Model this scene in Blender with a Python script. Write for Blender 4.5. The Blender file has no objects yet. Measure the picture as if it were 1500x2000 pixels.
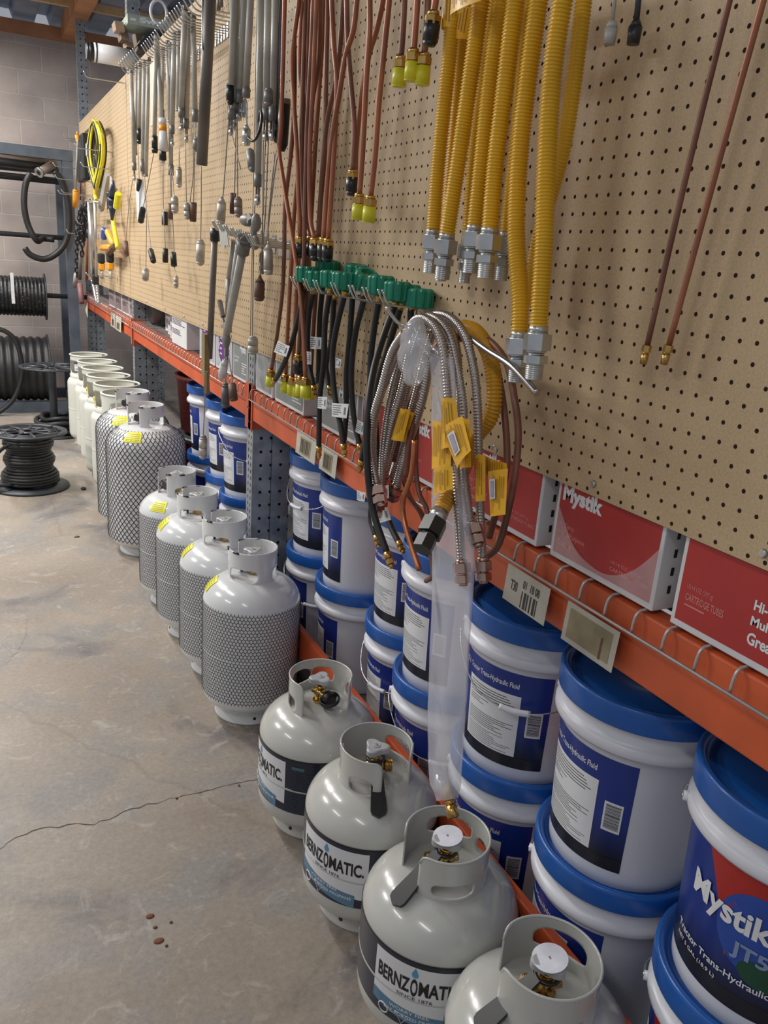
import bpy, math, random
from mathutils import Vector, Matrix
from math import sin, cos, pi, sqrt, atan2, radians
random.seed(7)
S = 0.0254                      # everything below is in inches
COL = bpy.context.scene.collection
# ---------------------------------------------------------------- camera
F, YAW, PIT, ROL = 1545.962, .4762, -.3047, .0753
CAMP = Vector((-32.746, 0, 57.0))
_f = Vector((sin(YAW)*cos(PIT), cos(YAW)*cos(PIT), sin(PIT)))
_r0 = Vector((cos(YAW), -sin(YAW), 0)); _u0 = _r0.cross(_f)
_r = _r0*cos(ROL) + _u0*sin(ROL); _u = _u0*cos(ROL) - _r0*sin(ROL)
cd = bpy.data.cameras.new('camera'); cam = bpy.data.objects.new('camera', cd); COL.objects.link(cam)
cd.sensor_fit = 'HORIZONTAL'; cd.sensor_width = 36; cd.lens = 36*F/1500
cd.clip_start = .02; cd.clip_end = 100
M = Matrix((( _r.x, _u.x, -_f.x, CAMP.x*S), (_r.y, _u.y, -_f.y, CAMP.y*S), (_r.z, _u.z, -_f.z, CAMP.z*S), (0, 0, 0, 1)))
cam.matrix_world = M
bpy.context.scene.camera = cam

def ray(x, y):
    return _r*((x-750)/F) + _u*((1000-y)/F) + _f
def W(x, y, X):                 # where a sight line meets the upright plane at distance X from the board
    d = ray(x, y); t = (X-CAMP.x)/d.x
    return Vector((X, CAMP.y+t*d.y, CAMP.z+t*d.z))
def WY(x, y, Y):
    d = ray(x, y); t = Y/d.y
    return Vector((CAMP.x+t*d.x, Y, CAMP.z+t*d.z))
def WZ(x, y, Z):
    d = ray(x, y); t = (Z-CAMP.z)/d.z
    return Vector((CAMP.x+t*d.x, CAMP.y+t*d.y, Z))

# ---------------------------------------------------------------- materials
MATS = {}
def nn(nt, kind, **kw):
    n = nt.nodes.new(kind)
    for k, v in kw.items():
        if k in n.inputs: n.inputs[k].default_value = v
        else: setattr(n, k, v)
    return n
def mat(name, col, rough=.5, metal=0, var=.06, scale=40, bump=0, bscale=None, alpha=1, trans=0, spec=None, coat=0, col2=None, mixlo=.4, mixhi=.65, emit=0, sss=0):
    if name in MATS: return MATS[name]
    m = bpy.data.materials.new(name); m.use_nodes = True; nt = m.node_tree
    b = nt.nodes['Principled BSDF']; b.inputs['Roughness'].default_value = rough; b.inputs['Metallic'].default_value = metal
    tc = nn(nt, 'ShaderNodeTexCoord'); nz = nn(nt, 'ShaderNodeTexNoise', Scale=scale, Detail=4.0)
    nt.links.new(tc.outputs['Object'], nz.inputs['Vector'])
    rp = nn(nt, 'ShaderNodeValToRGB'); c = Vector(col[:3])
    d2 = Vector(col2) if col2 else c*(1-var*2.2)
    e = rp.color_ramp.elements
    if col2: e[0].position, e[1].position = mixlo, mixhi
    else: e[0].position, e[1].position = .3, .7
    e[0].color = (*d2, 1); e[1].color = (*(c if col2 else c*(1+var)), 1)
    nt.links.new(nz.outputs['Fac'], rp.inputs['Fac']); nt.links.new(rp.outputs['Color'], b.inputs['Base Color'])
    if bump:
        nb = nn(nt, 'ShaderNodeTexNoise', Scale=bscale or scale*3, Detail=3.0); nt.links.new(tc.outputs['Object'], nb.inputs['Vector'])
        bp = nn(nt, 'ShaderNodeBump', Strength=bump, Distance=.003); nt.links.new(nb.outputs['Fac'], bp.inputs['Height']); nt.links.new(bp.outputs['Normal'], b.inputs['Normal'])
    if trans: b.inputs['Transmission Weight'].default_value = trans
    if alpha < 1: b.inputs['Alpha'].default_value = alpha
    if coat: b.inputs['Coat Weight'].default_value = coat; b.inputs['Coat Roughness'].default_value = .08
    if spec is not None: b.inputs['Specular IOR Level'].default_value = spec
    MATS[name] = m; return m
def math_node(nt, op, a, b=None):
    n = nn(nt, 'ShaderNodeMath', operation=op)
    for i, v in enumerate((a, b)):
        if v is None: continue
        if isinstance(v, (int, float)): n.inputs[i].default_value = v
        else: nt.links.new(v, n.inputs[i])
    return n.outputs[0]
def holes(m, ax, pitch_u, pitch_v, ru, rv, hole_col, off=(0, 0), square=False, keep=None):
    """darken round or square punched holes on a grid of the two object axes ax (inches)"""
    nt = m.node_tree; b = nt.nodes['Principled BSDF']
    tc = nn(nt, 'ShaderNodeTexCoord'); sp = nn(nt, 'ShaderNodeSeparateXYZ'); nt.links.new(tc.outputs['Object'], sp.inputs[0])
    ds = []
    for a, p, r, o in ((ax[0], pitch_u, ru, off[0]), (ax[1], pitch_v, rv, off[1])):
        v = math_node(nt, 'DIVIDE', sp.outputs[a], p*S); v = math_node(nt, 'ADD', v, o+1000.5)
        v = math_node(nt, 'FRACT', v); v = math_node(nt, 'SUBTRACT', v, .5); v = math_node(nt, 'MULTIPLY', v, p/r)
        ds.append(v)
    if square:
        d = math_node(nt, 'MAXIMUM', math_node(nt, 'ABSOLUTE', ds[0]), math_node(nt, 'ABSOLUTE', ds[1]))
    else:
        d = math_node(nt, 'SQRT', math_node(nt, 'ADD', math_node(nt, 'POWER', math_node(nt, 'ABSOLUTE', ds[0]), 2), math_node(nt, 'POWER', math_node(nt, 'ABSOLUTE', ds[1]), 2)))
    inside = math_node(nt, 'LESS_THAN', d, 1.0)
    if keep: inside = math_node(nt, 'MULTIPLY', inside, keep(nt, sp))
    src = b.inputs['Base Color'].links[0].from_socket
    mx = nn(nt, 'ShaderNodeMix', data_type='RGBA'); nt.links.new(inside, mx.inputs[0]); nt.links.new(src, mx.inputs[6]); mx.inputs[7].default_value = (*hole_col, 1)
    nt.links.new(mx.outputs[2], b.inputs['Base Color'])
    ro = math_node(nt, 'MAXIMUM', math_node(nt, 'MULTIPLY', inside, .9), b.inputs['Roughness'].default_value); nt.links.new(ro, b.inputs['Roughness'])
    me = math_node(nt, 'MULTIPLY', math_node(nt, 'SUBTRACT', 1.0, inside), b.inputs['Metallic'].default_value); nt.links.new(me, b.inputs['Metallic'])
    sl = math_node(nt, 'MULTIPLY', math_node(nt, 'SUBTRACT', 1.0, inside), .5); nt.links.new(sl, b.inputs['Specular IOR Level'])

# ---------------------------------------------------------------- mesh builder
def smooth(path, seg=6, closed=False):
    P = [Vector(p) for p in path]; n = len(P)
    if n < 3: return [P[0].lerp(P[-1], i/seg) for i in range(seg+1)]
    out = []
    rng = range(n if closed else n-1)
    for i in rng:
        p0 = P[i-1] if (i > 0 or closed) else P[0]*2-P[1]
        p1, p2 = P[i], P[(i+1) % n]
        p3 = P[(i+2) % n] if (i+2 < n or closed) else P[-1]*2-P[-2]
        for k in range(seg):
            t = k/seg; t2 = t*t; t3 = t2*t
            out.append(.5*((2*p1)+(p2-p0)*t+(2*p0-5*p1+4*p2-p3)*t2+(3*p1-p0-3*p2+p3)*t3))
    if not closed: out.append(P[-1].copy())
    return out
def resample(path, step):
    L = [0]
    for a, b in zip(path, path[1:]): L.append(L[-1]+(b-a).length)
    n = max(2, int(L[-1]/step)); out = []; j = 0
    for i in range(n+1):
        s = L[-1]*i/n
        while j < len(path)-2 and L[j+1] < s: j += 1
        d = L[j+1]-L[j]; out.append(path[j].lerp(path[j+1], (s-L[j])/d if d > 1e-9 else 0))
    return out, L[-1]
class MB:
    def __init__(s): s.v = []; s.f = []; s.m = []; s.sm = []
    def add(s, vs, fs, mi=0, sm=False):
        o = len(s.v); s.v += [Vector(v) for v in vs]
        for f in fs: s.f.append([o+i for i in f]); s.m.append(mi); s.sm.append(sm)
        return s
    def box(s, x0, x1, y0, y1, z0, z1, mi=0, bev=0):
        if bev:
            import bmesh
            bm = bmesh.new(); bmesh.ops.create_cube(bm, size=1)
            for v in bm.verts: v.co = Vector(((x0+x1)/2+v.co.x*(x1-x0), (y0+y1)/2+v.co.y*(y1-y0), (z0+z1)/2+v.co.z*(z1-z0)))
            bmesh.ops.bevel(bm, geom=bm.edges[:], offset=bev, segments=2, affect='EDGES', profile=.5)
            bm.verts.index_update(); s.add([v.co.copy() for v in bm.verts], [[v.index for v in f.verts] for f in bm.faces], mi, False); bm.free(); return s
        vs = [(x, y, z) for x in (x0, x1) for y in (y0, y1) for z in (z0, z1)]
        return s.add(vs, [(0, 1, 3, 2), (4, 6, 7, 5), (0, 4, 5, 1), (2, 3, 7, 6), (0, 2, 6, 4), (1, 5, 7, 3)], mi)
    def lathe(s, prof, n=48, c=(0, 0, 0), mi=0, a0=0, a1=2*pi, sm=True):
        full = abs(a1-a0-2*pi) < 1e-6; k = n if full else n+1; vs = []; fs = []
        for r, z in prof:
            for i in range(k):
                a = a0+(a1-a0)*i/n; vs.append((c[0]+r*cos(a), c[1]+r*sin(a), c[2]+z))
        for j in range(len(prof)-1):
            for i in range(n):
                i2 = (i+1) % k if full else i+1
                fs.append((j*k+i, j*k+i2, (j+1)*k+i2, (j+1)*k+i))
        return s.add(vs, fs, mi, sm)
    def tube(s, path, r, n=8, mi=0, caps=True, closed=False, sm=True, flat=1.0):
        P = [Vector(p) for p in path]; N = len(P); vs = []; fs = []
        t = (P[1]-P[0]).normalized(); up = Vector((0, 0, 1)) if abs(t.z) < .9 else Vector((0, 1, 0))
        a = t.cross(up).normalized()
        for i in range(N):
            if closed: t = (P[(i+1) % N]-P[i-1]).normalized()
            else: t = ((P[i+1] if i < N-1 else P[i])-(P[i-1] if i else P[i])).normalized()
            a = (a-t*a.dot(t)).normalized(); b = t.cross(a)
            rr = r(i/(N-1)) if callable(r) else (r[i] if isinstance(r, list) else r)
            for k in range(n):
                th = 2*pi*k/n; vs.append(P[i]+a*(rr*cos(th))+b*(rr*flat*sin(th)))
        for i in range(N if closed else N-1):
            j = (i+1) % N
            for k in range(n): fs.append((i*n+k, i*n+(k+1) % n, j*n+(k+1) % n, j*n+k))
        if caps and not closed:
            fs.append(tuple(reversed(range(n)))); fs.append(tuple(range((N-1)*n, N*n))); s.add(vs, fs, mi, sm); s.sm[-1] = s.sm[-2] = False; return s
        return s.add(vs, fs, mi, sm)
    def rod(s, p0, p1, r, n=8, mi=0, r2=None, sm=True):
        return s.tube([p0, p1], [r, r if r2 is None else r2], n, mi, True, False, sm)
    def corr(s, path, r, amp, pitch, n=10, mi=0, spp=4):
        P, L = resample(smooth(path, 8), pitch/spp)
        rr = [r+amp*cos(2*pi*i/spp) for i in range(len(P))]
        return s.tube(P, rr, n, mi)
    def sheet(s, fn, nu, nv, mi=0, sm=True, mask=None):
        vs = [fn(i/nu, j/nv) for j in range(nv+1) for i in range(nu+1)]; fs = []
        for j in range(nv):
            for i in range(nu):
                if mask and not mask((i+.5)/nu, (j+.5)/nv): continue
                q = j*(nu+1)+i; fs.append((q, q+1, q+nu+2, q+nu+1))
        return s.add(vs, fs, mi, sm)
    def ell(s, c, rx, ry, rz, n=12, mi=0):
        prof = [(max(1e-3, sin(pi*i/n)), -cos(pi*i/n)) for i in range(n+1)]; vs = []; fs = []; k = n*2
        for r, z in prof:
            for i in range(k): a = 2*pi*i/k; vs.append((c[0]+rx*r*cos(a), c[1]+ry*r*sin(a), c[2]+rz*z))
        for j in range(n):
            for i in range(k): fs.append((j*k+i, j*k+(i+1) % k, (j+1)*k+(i+1) % k, (j+1)*k+i))
        return s.add(vs, fs, mi, True)
    def axial(s, p, d, segs, mi=0, sm=True):
        """lathe-like stack along direction d from p: segs = (length_pos, radius, nsides or None)"""
        d = Vector(d).normalized(); up = Vector((0, 0, 1)) if abs(d.z) < .9 else Vector((1, 0, 0)); a = d.cross(up).normalized(); b = d.cross(a); p = Vector(p)
        for (t0, t1, r0, r1, n, m_) in segs:
            vs = [p+d*t+a*(r*cos(2*pi*k/n+.3))+b*(r*sin(2*pi*k/n+.3)) for t, r in ((t0, r0), (t1, r1)) for k in range(n)]
            fs = [(k, (k+1) % n, n+(k+1) % n, n+k) for k in range(n)]+[tuple(reversed(range(n))), tuple(range(n, 2*n))]
            s.add(vs, fs, m_, n > 8); s.sm[-1] = s.sm[-2] = False
        return s
    def build(s, name, mats, parent=None, origin=(0, 0, 0), fix=True):
        o = Vector(origin); me = bpy.data.meshes.new(name)
        me.from_pydata([tuple((v-o)*S) for v in s.v], [], s.f)
        if not isinstance(mats, (list, tuple)): mats = [mats]
        for m in mats: me.materials.append(m)
        me.polygons.foreach_set('material_index', s.m); me.polygons.foreach_set('use_smooth', s.sm)
        if fix:
            import bmesh
            bm = bmesh.new(); bm.from_mesh(me); bmesh.ops.recalc_face_normals(bm, faces=bm.faces[:]); bm.to_mesh(me); bm.free()
        me.update()
        ob = bpy.data.objects.new(name, me); COL.objects.link(ob)
        if parent: ob.parent = parent
        else: ob.location = o*S
        return ob
def tag(o, label=None, cat=None, group=None, kind=None):
    if label: o['label'] = label
    if cat: o['category'] = cat
    if group: o['group'] = group
    if kind: o['kind'] = kind
    return o
def thing(name, loc, label, cat, group=None, rz=0):
    o = bpy.data.objects.new(name, None); COL.objects.link(o); o.empty_display_size = .05
    o.location = Vector(loc)*S; o.rotation_euler = (0, 0, rz)
    return tag(o, label, cat, group)
def copy_tree(o, parent=None):
    kids = list(o.children)
    c = o.copy(); COL.objects.link(c)
    if parent: c.parent = parent
    for k in kids: copy_tree(k, c)
    return c
# ---------------------------------------------------------------- writing
_tc = {}
def text2d(txt, bold=0.0):
    k = (txt, bold)
    if k in _tc: return _tc[k]
    cu = bpy.data.curves.new('t', 'FONT'); cu.body = txt; cu.size = 1; cu.offset = bold; cu.resolution_u = 3
    ob = bpy.data.objects.new('t', cu); COL.objects.link(ob)
    dg = bpy.context.evaluated_depsgraph_get(); me = bpy.data.meshes.new_from_object(ob.evaluated_get(dg))
    vs = [v.co.copy() for v in me.vertices]; fs = [list(p.vertices) for p in me.polygons]
    bpy.data.objects.remove(ob); bpy.data.curves.remove(cu); bpy.data.meshes.remove(me)
    x0 = min(v.x for v in vs); x1 = max(v.x for v in vs); y0 = min(v.y for v in vs); y1 = max(v.y for v in vs)
    r = ([((v.x-x0)/(x1-x0), (v.y-y0)/(y1-y0)) for v in vs], fs); _tc[k] = r; return r
def write(mb, txt, fn, u0, u1, v0, v1, mi, bold=0.0):
    vs, fs = text2d(txt, bold)
    mb.add([fn(u0+(u1-u0)*a, v0+(v1-v0)*b) for a, b in vs], fs, mi)
def rect(mb, fn, u0, u1, v0, v1, mi, n=1):
    mb.sheet(lambda a, b: fn(u0+(u1-u0)*a, v0+(v1-v0)*b), n, 1, mi, True)
def lines(mb, fn, u0, u1, vtop, vbot, k, mi, rnd, h=.045, n=2):
    """small print too small to read: thin broken rules"""
    for i in range(k):
        v = vtop-(vtop-vbot)*i/max(1, k-1); e = u0+(u1-u0)*rnd.uniform(.55, 1)
        rect(mb, fn, u0, e, v-h/2, v+h/2, mi, n)
def barcode(mb, fn, u0, u1, v0, v1, mi, rnd, vertical=True):
    if vertical:
        u = u0
        while u < u1: w = rnd.choice((.02, .03, .05)); rect(mb, fn, u, min(u1, u+w), v0, v1, mi); u += w+rnd.choice((.02, .03, .04))
    else:
        v = v0
        while v < v1: w = rnd.choice((.03, .05, .08)); rect(mb, fn, u0, u1, v, min(v1, v+w), mi, 6); v += w+rnd.choice((.03, .05))
ORD = ['first', 'second', 'third', 'fourth', 'fifth', 'sixth', 'seventh', 'eighth', 'ninth', 'tenth', 'eleventh', 'twelfth', 'thirteenth', 'fourteenth', 'fifteenth', 'sixteenth', 'seventeenth', 'eighteenth', 'nineteenth', 'twentieth', 'twenty-first', 'twenty-second', 'twenty-third', 'twenty-fourth']
# ================================================================ materials
white_paint = mat('tank_enamel', (.50, .505, .47), .22, 0, .02, 6, coat=.5)
white_net = mat('white_enamel', (.70, .72, .73), .2, 0, .02, 6, coat=.5)
cream = mat('cream_enamel', (.64, .65, .58), .4, 0, .06, 5, col2=(.54, .545, .48), mixlo=.3, mixhi=.6)
black_net = mat('black_plastic_net', (.012, .013, .016), .5)
navy = mat('navy_print', (.012, .018, .04), .3, coat=.3)
print_white = mat('white_print', (.72, .73, .75), .35, 0, .01)
print_black = mat('black_print', (.012, .012, .014), .4)
print_grey = mat('grey_print', (.16, .18, .21), .4)
sky_blue = mat('sky_blue_print', (.09, .30, .50), .35)
steel_blue = mat('steel_blue_print', (.10, .22, .34), .35)
brass = mat('brass', (.62, .40, .13), .28, 1, .1, 60)
copper = mat('aged_copper', (.44, .17, .09), .42, .45, .25, 9, col2=(.26, .10, .06), mixlo=.3, mixhi=.7)
copper_dark = mat('dull_copper', (.25, .115, .08), .42, .45, .2, 9)
copper_bright = mat('bright_copper', (.62, .24, .11), .3, .85, .15, 20)
galv = mat('galvanised_tube', (.47, .46, .42), .45, .1, .12, 12)
galv_dark = mat('dark_galvanised', (.20, .18, .165), .5, .5, .15, 8)
zinc = mat('zinc_plated_steel', (.60, .62, .62), .28, .9, .06, 30)
wire = mat('bright_wire', (.62, .64, .66), .25, .9, .04, 30)
wire_dull = mat('grey_wire', (.33, .31, .29), .45, .6)
stainless = mat('stainless_steel', (.50, .46, .43), .28, .9, .05, 30)
rubber = mat('black_rubber', (.016, .017, .019), .48, 0, .1, 20)
black_plastic = mat('black_plastic', (.018, .019, .021), .35)
green = mat('green_plastic', (.008, .24, .145), .4, 0, .06, 20)
yellow = mat('yellow_coating', (.76, .43, .010), .3, 0, .05, 12, coat=.2)
yellow_cap = mat('yellow_cap_plastic', (.70, .68, .03), .4, 0, .06, 30)
yellow_tag = mat('yellow_tag', (.86, .47, .02), .4, 0, .04, 8)
yellow_print = mat('yellow_sticker', (.83, .80, .03), .4)
tool_yellow = mat('tool_yellow', (.80, .72, .03), .4)
orange_tool = mat('orange_tool', (.90, .36, .02), .4)
blue_tool = mat('blue_tool', (.03, .09, .42), .4)
lid_blue = mat('bucket_lid_blue', (.010, .10, .40), .33, 0, .08, 8, coat=.15)
bucket_white = mat('bucket_white', (.66, .67, .72), .32, 0, .015, 5)
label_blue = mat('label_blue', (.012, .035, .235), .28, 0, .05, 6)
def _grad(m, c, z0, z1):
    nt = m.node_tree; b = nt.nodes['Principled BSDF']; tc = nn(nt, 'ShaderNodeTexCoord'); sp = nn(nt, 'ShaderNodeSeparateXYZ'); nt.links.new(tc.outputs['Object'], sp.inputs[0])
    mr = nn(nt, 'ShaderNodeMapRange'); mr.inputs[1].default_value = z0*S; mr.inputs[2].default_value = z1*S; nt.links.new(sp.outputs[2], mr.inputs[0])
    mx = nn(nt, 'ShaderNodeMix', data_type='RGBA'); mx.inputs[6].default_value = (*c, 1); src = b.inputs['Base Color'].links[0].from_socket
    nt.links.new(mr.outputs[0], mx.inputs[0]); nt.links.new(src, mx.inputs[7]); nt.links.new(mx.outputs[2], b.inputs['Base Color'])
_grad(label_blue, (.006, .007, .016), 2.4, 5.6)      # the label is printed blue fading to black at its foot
red_print = mat('red_print', (.42, .018, .014), .4, 0, .06, 6, coat=.2)
box_red = mat('carton_red', (.42, .030, .028), .45, 0, .06, 5)
box_pink = mat('faded_pink_print', (.60, .20, .18), .45)
box_grey = mat('carton_grey', (.22, .235, .235), .45, 0, .05, 6)
box_white = mat('carton_white', (.66, .65, .66), .5, 0, .04, 6)
box_purple = mat('carton_purple', (.13, .025, .20), .45)
orange_beam = mat('orange_beam_paint', (.58, .10, .030), .45, 0, .12, 6, bump=.15)
galv_sheet = mat('galvanised_sheet', (.34, .37, .40), .38, .5, .12, 22, col2=(.25, .275, .30), mixlo=.35, mixhi=.6)
steel_frame = mat('blue_grey_steel', (.13, .16, .20), .45, .4, .12, 8)
steel_dark = mat('dark_steel', (.05, .055, .065), .45, .4, .12, 8)
wood_deck = mat('grey_shelf_board', (.20, .175, .16), .8, 0, .12, 8)
wood = mat('timber', (.50, .22, .09), .7, 0, .15, 5)
paper = mat('off_white_paper', (.46, .44, .37), .7, 0, .1, 14)
paper_dirty = mat('dirty_label', (.30, .25, .15), .7, 0, .2, 14)
tag_white = mat('white_tag', (.70, .72, .73), .4)
weight_grey = mat('cast_zinc', (.52, .49, .44), .5, .3, .2, 30)
weight_brown = mat('brown_weight', (.16, .09, .065), .6, .1, .2, 30)
disc_white = mat('white_disc', (.78, .79, .86), .4)
grip_grey = mat('grey_handwheel', (.42, .43, .44), .4)
tan = mat('tan_cardboard', (.38, .27, .18), .7)
swift_green = mat('pale_green_box', (.36, .42, .36), .4)
red_plastic = mat('red_plastic', (.50, .028, .022), .4)
dark_red = mat('dark_red_plastic', (.20, .03, .025), .5)

# pegboard: tan hardboard, one-inch grid of holes
def peg_mat():
    m = mat('pegboard_hardboard', (.55, .41, .245), .62, 0, .05, 3, bump=.12, bscale=300, col2=(.475, .345, .20), mixlo=.3, mixhi=.75)
    nt = m.node_tree; b = nt.nodes['Principled BSDF']
    tc = nn(nt, 'ShaderNodeTexCoord'); fz = nn(nt, 'ShaderNodeTexNoise', Scale=260.0, Detail=6.0, Roughness=.7)
    nt.links.new(tc.outputs['Object'], fz.inputs['Vector'])
    src = b.inputs['Base Color'].links[0].from_socket; mx = nn(nt, 'ShaderNodeMix', data_type='RGBA', blend_type='MULTIPLY'); mx.inputs[0].default_value = .35
    rp = nn(nt, 'ShaderNodeValToRGB'); rp.color_ramp.elements[0].color = (.55, .5, .45, 1); rp.color_ramp.elements[0].position = .35; rp.color_ramp.elements[1].position = .6
    nt.links.new(fz.outputs['Fac'], rp.inputs[0]); nt.links.new(src, mx.inputs[6]); nt.links.new(rp.outputs[0], mx.inputs[7]); nt.links.new(mx.outputs[2], b.inputs['Base Color'])
    # hole grid: world hole rows Z = 61.62 - n, columns Y = 39.42 - n ; object origin at the world origin
    holes(m, (1, 2), 1, 1, .118, .118, (.035, .022, .015), off=(-.42, -.62))
    return m
peg = peg_mat()
peg_edge = mat('hardboard_edge', (.30, .19, .10), .8)
post_mat = mat('punched_post', (.34, .37, .40), .38, .5, .12, 22, col2=(.24, .265, .29), mixlo=.35, mixhi=.6)
holes(post_mat, (0, 2), 1.5, 2.0, .20, .20, (.01, .012, .015), off=(.0, 0), square=True)
post_face = mat('punched_post_face', (.40, .43, .46), .38, .5, .12, 22)
holes(post_face, (1, 2), 1.1, 1.0, .17, .30, (.02, .022, .025))

# concrete floor
def floor_mat():
    m = bpy.data.materials.new('stained_concrete'); m.use_nodes = True; nt = m.node_tree; b = nt.nodes['Principled BSDF']
    tc = nn(nt, 'ShaderNodeTexCoord')
    def noise(scale, det=5, dist=0, rough=.55, off=None):
        n = nn(nt, 'ShaderNodeTexNoise', Scale=scale, Detail=float(det), Distortion=float(dist), Roughness=rough)
        if off:
            mp = nn(nt, 'ShaderNodeMapping'); mp.inputs['Location'].default_value = off; nt.links.new(tc.outputs['Object'], mp.inputs[0]); nt.links.new(mp.outputs[0], n.inputs['Vector'])
        else: nt.links.new(tc.outputs['Object'], n.inputs['Vector'])
        return n.outputs['Fac']
    def ramp(f, p0, c0, p1, c1):
        r = nn(nt, 'ShaderNodeValToRGB'); e = r.color_ramp.elements; e[0].position, e[1].position = p0, p1; e[0].color = (*c0, 1); e[1].color = (*c1, 1); nt.links.new(f, r.inputs[0]); return r.outputs[0]
    def mix(f, a, c, mode='MIX'):
        n = nn(nt, 'ShaderNodeMix', data_type='RGBA', blend_type=mode)
        for i, v in ((0, f), (6, a), (7, c)):
            if isinstance(v, (float, int)): n.inputs[i].default_value = v
            elif isinstance(v, tuple): n.inputs[i].default_value = (*v, 1)
            else: nt.links.new(v, n.inputs[i])
        return n.outputs[2]
    base = ramp(noise(1.3, 6), .32, (.25, .205, .165), .68, (.37, .32, .265))
    base = mix(ramp(noise(3.2, 7, .3, .6, (3, 1, 0)), .48, (0, 0, 0), .62, (.85, .85, .85)), base, (.25, .238, .225))
    base = mix(ramp(noise(1.7, 8, .6, .62, (7, 2, 0)), .54, (0, 0, 0), .66, (.8, .8, .8)), base, (.12, .115, .125))
    base = mix(ramp(noise(9, 8, 1.5, .7, (1, 9, 0)), .56, (0, 0, 0), .70, (.55, .55, .55)), base, (.50, .47, .43))
    base = mix(ramp(noise(30, 6, 0, .7), .45, (.82, .82, .82), .6, (1, 1, 1)), base, base)
    fine = ramp(noise(70, 6, 0, .8), .35, (.80, .80, .80), .62, (1.06, 1.06, 1.06))
    base = mix(1.0, base, fine, 'MULTIPLY')
    # cracks
    vz = nn(nt, 'ShaderNodeTexVoronoi', feature='DISTANCE_TO_EDGE', Scale=.36)
    mp = nn(nt, 'ShaderNodeMapping'); mp.inputs['Location'].default_value = (.35, .62, 0); nt.links.new(tc.outputs['Object'], mp.inputs[0])
    wn = nn(nt, 'ShaderNodeTexNoise', Scale=9.0, Detail=6.0); nt.links.new(tc.outputs['Object'], wn.inputs['Vector'])
    ad = nn(nt, 'ShaderNodeVectorMath', operation='MULTIPLY_ADD'); nt.links.new(wn.outputs['Color'], ad.inputs[0]); ad.inputs[1].default_value = (.1, .1, .1); nt.links.new(mp.outputs[0], ad.inputs[2])
    nt.links.new(ad.outputs[0], vz.inputs['Vector'])
    ck = ramp(vz.outputs['Distance'], 0, (1, 1, 1), .0016, (0, 0, 0))
    base = mix(math_node(nt, 'MULTIPLY', ck, .25), base, (.10, .09, .08))
    nt.links.new(base, b.inputs['Base Color'])
    rr = ramp(noise(4, 5), .3, (.42, .42, .42), .7, (.62, .62, .62)); nt.links.new(rr, b.inputs['Roughness'])
    bp = nn(nt, 'ShaderNodeBump', Strength=.2, Distance=.003); nt.links.new(noise(45, 6), bp.inputs['Height']); nt.links.new(bp.outputs[0], b.inputs['Normal'])
    return m
def block_mat():
    m = bpy.data.materials.new('concrete_block'); m.use_nodes = True; nt = m.node_tree; b = nt.nodes['Principled BSDF']
    tc = nn(nt, 'ShaderNodeTexCoord'); sp = nn(nt, 'ShaderNodeSeparateXYZ'); cb = nn(nt, 'ShaderNodeCombineXYZ')
    nt.links.new(tc.outputs['Object'], sp.inputs[0]); nt.links.new(sp.outputs[0], cb.inputs[0]); nt.links.new(sp.outputs[2], cb.inputs[1])
    br = nn(nt, 'ShaderNodeTexBrick', Scale=1.0); br.inputs['Brick Width'].default_value = 16*S; br.inputs['Row Height'].default_value = 8*S
    br.inputs['Mortar Size'].default_value = .25*S; br.inputs['Mortar Smooth'].default_value = .3
    br.inputs['Color1'].default_value = (.47, .41, .375, 1); br.inputs['Color2'].default_value = (.43, .37, .34, 1); br.inputs['Mortar'].default_value = (.52, .46, .42, 1)
    nt.links.new(cb.outputs[0], br.inputs['Vector'])
    nz = nn(nt, 'ShaderNodeTexNoise', Scale=3.0, Detail=8.0); nt.links.new(tc.outputs['Object'], nz.inputs['Vector'])
    rp = nn(nt, 'ShaderNodeValToRGB'); rp.color_ramp.elements[0].color = (.7, .7, .72, 1); rp.color_ramp.elements[0].position = .3; rp.color_ramp.elements[1].position = .7
    nt.links.new(nz.outputs['Fac'], rp.inputs[0]); mx = nn(nt, 'ShaderNodeMix', data_type='RGBA', blend_type='MULTIPLY'); mx.inputs[0].default_value = 1
    nt.links.new(br.outputs['Color'], mx.inputs[6]); nt.links.new(rp.outputs[0], mx.inputs[7]); nt.links.new(mx.outputs[2], b.inputs['Base Color'])
    b.inputs['Roughness'].default_value = .9
    n2 = nn(nt, 'ShaderNodeTexNoise', Scale=80.0, Detail=4.0); nt.links.new(tc.outputs['Object'], n2.inputs['Vector'])
    hs = math_node(nt, 'SUBTRACT', math_node(nt, 'MULTIPLY', n2.outputs['Fac'], .3), br.outputs['Fac'])
    bp = nn(nt, 'ShaderNodeBump', Strength=.5, Distance=.006); nt.links.new(hs, bp.inputs['Height']); nt.links.new(bp.outputs[0], b.inputs['Normal'])
    return m

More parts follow.
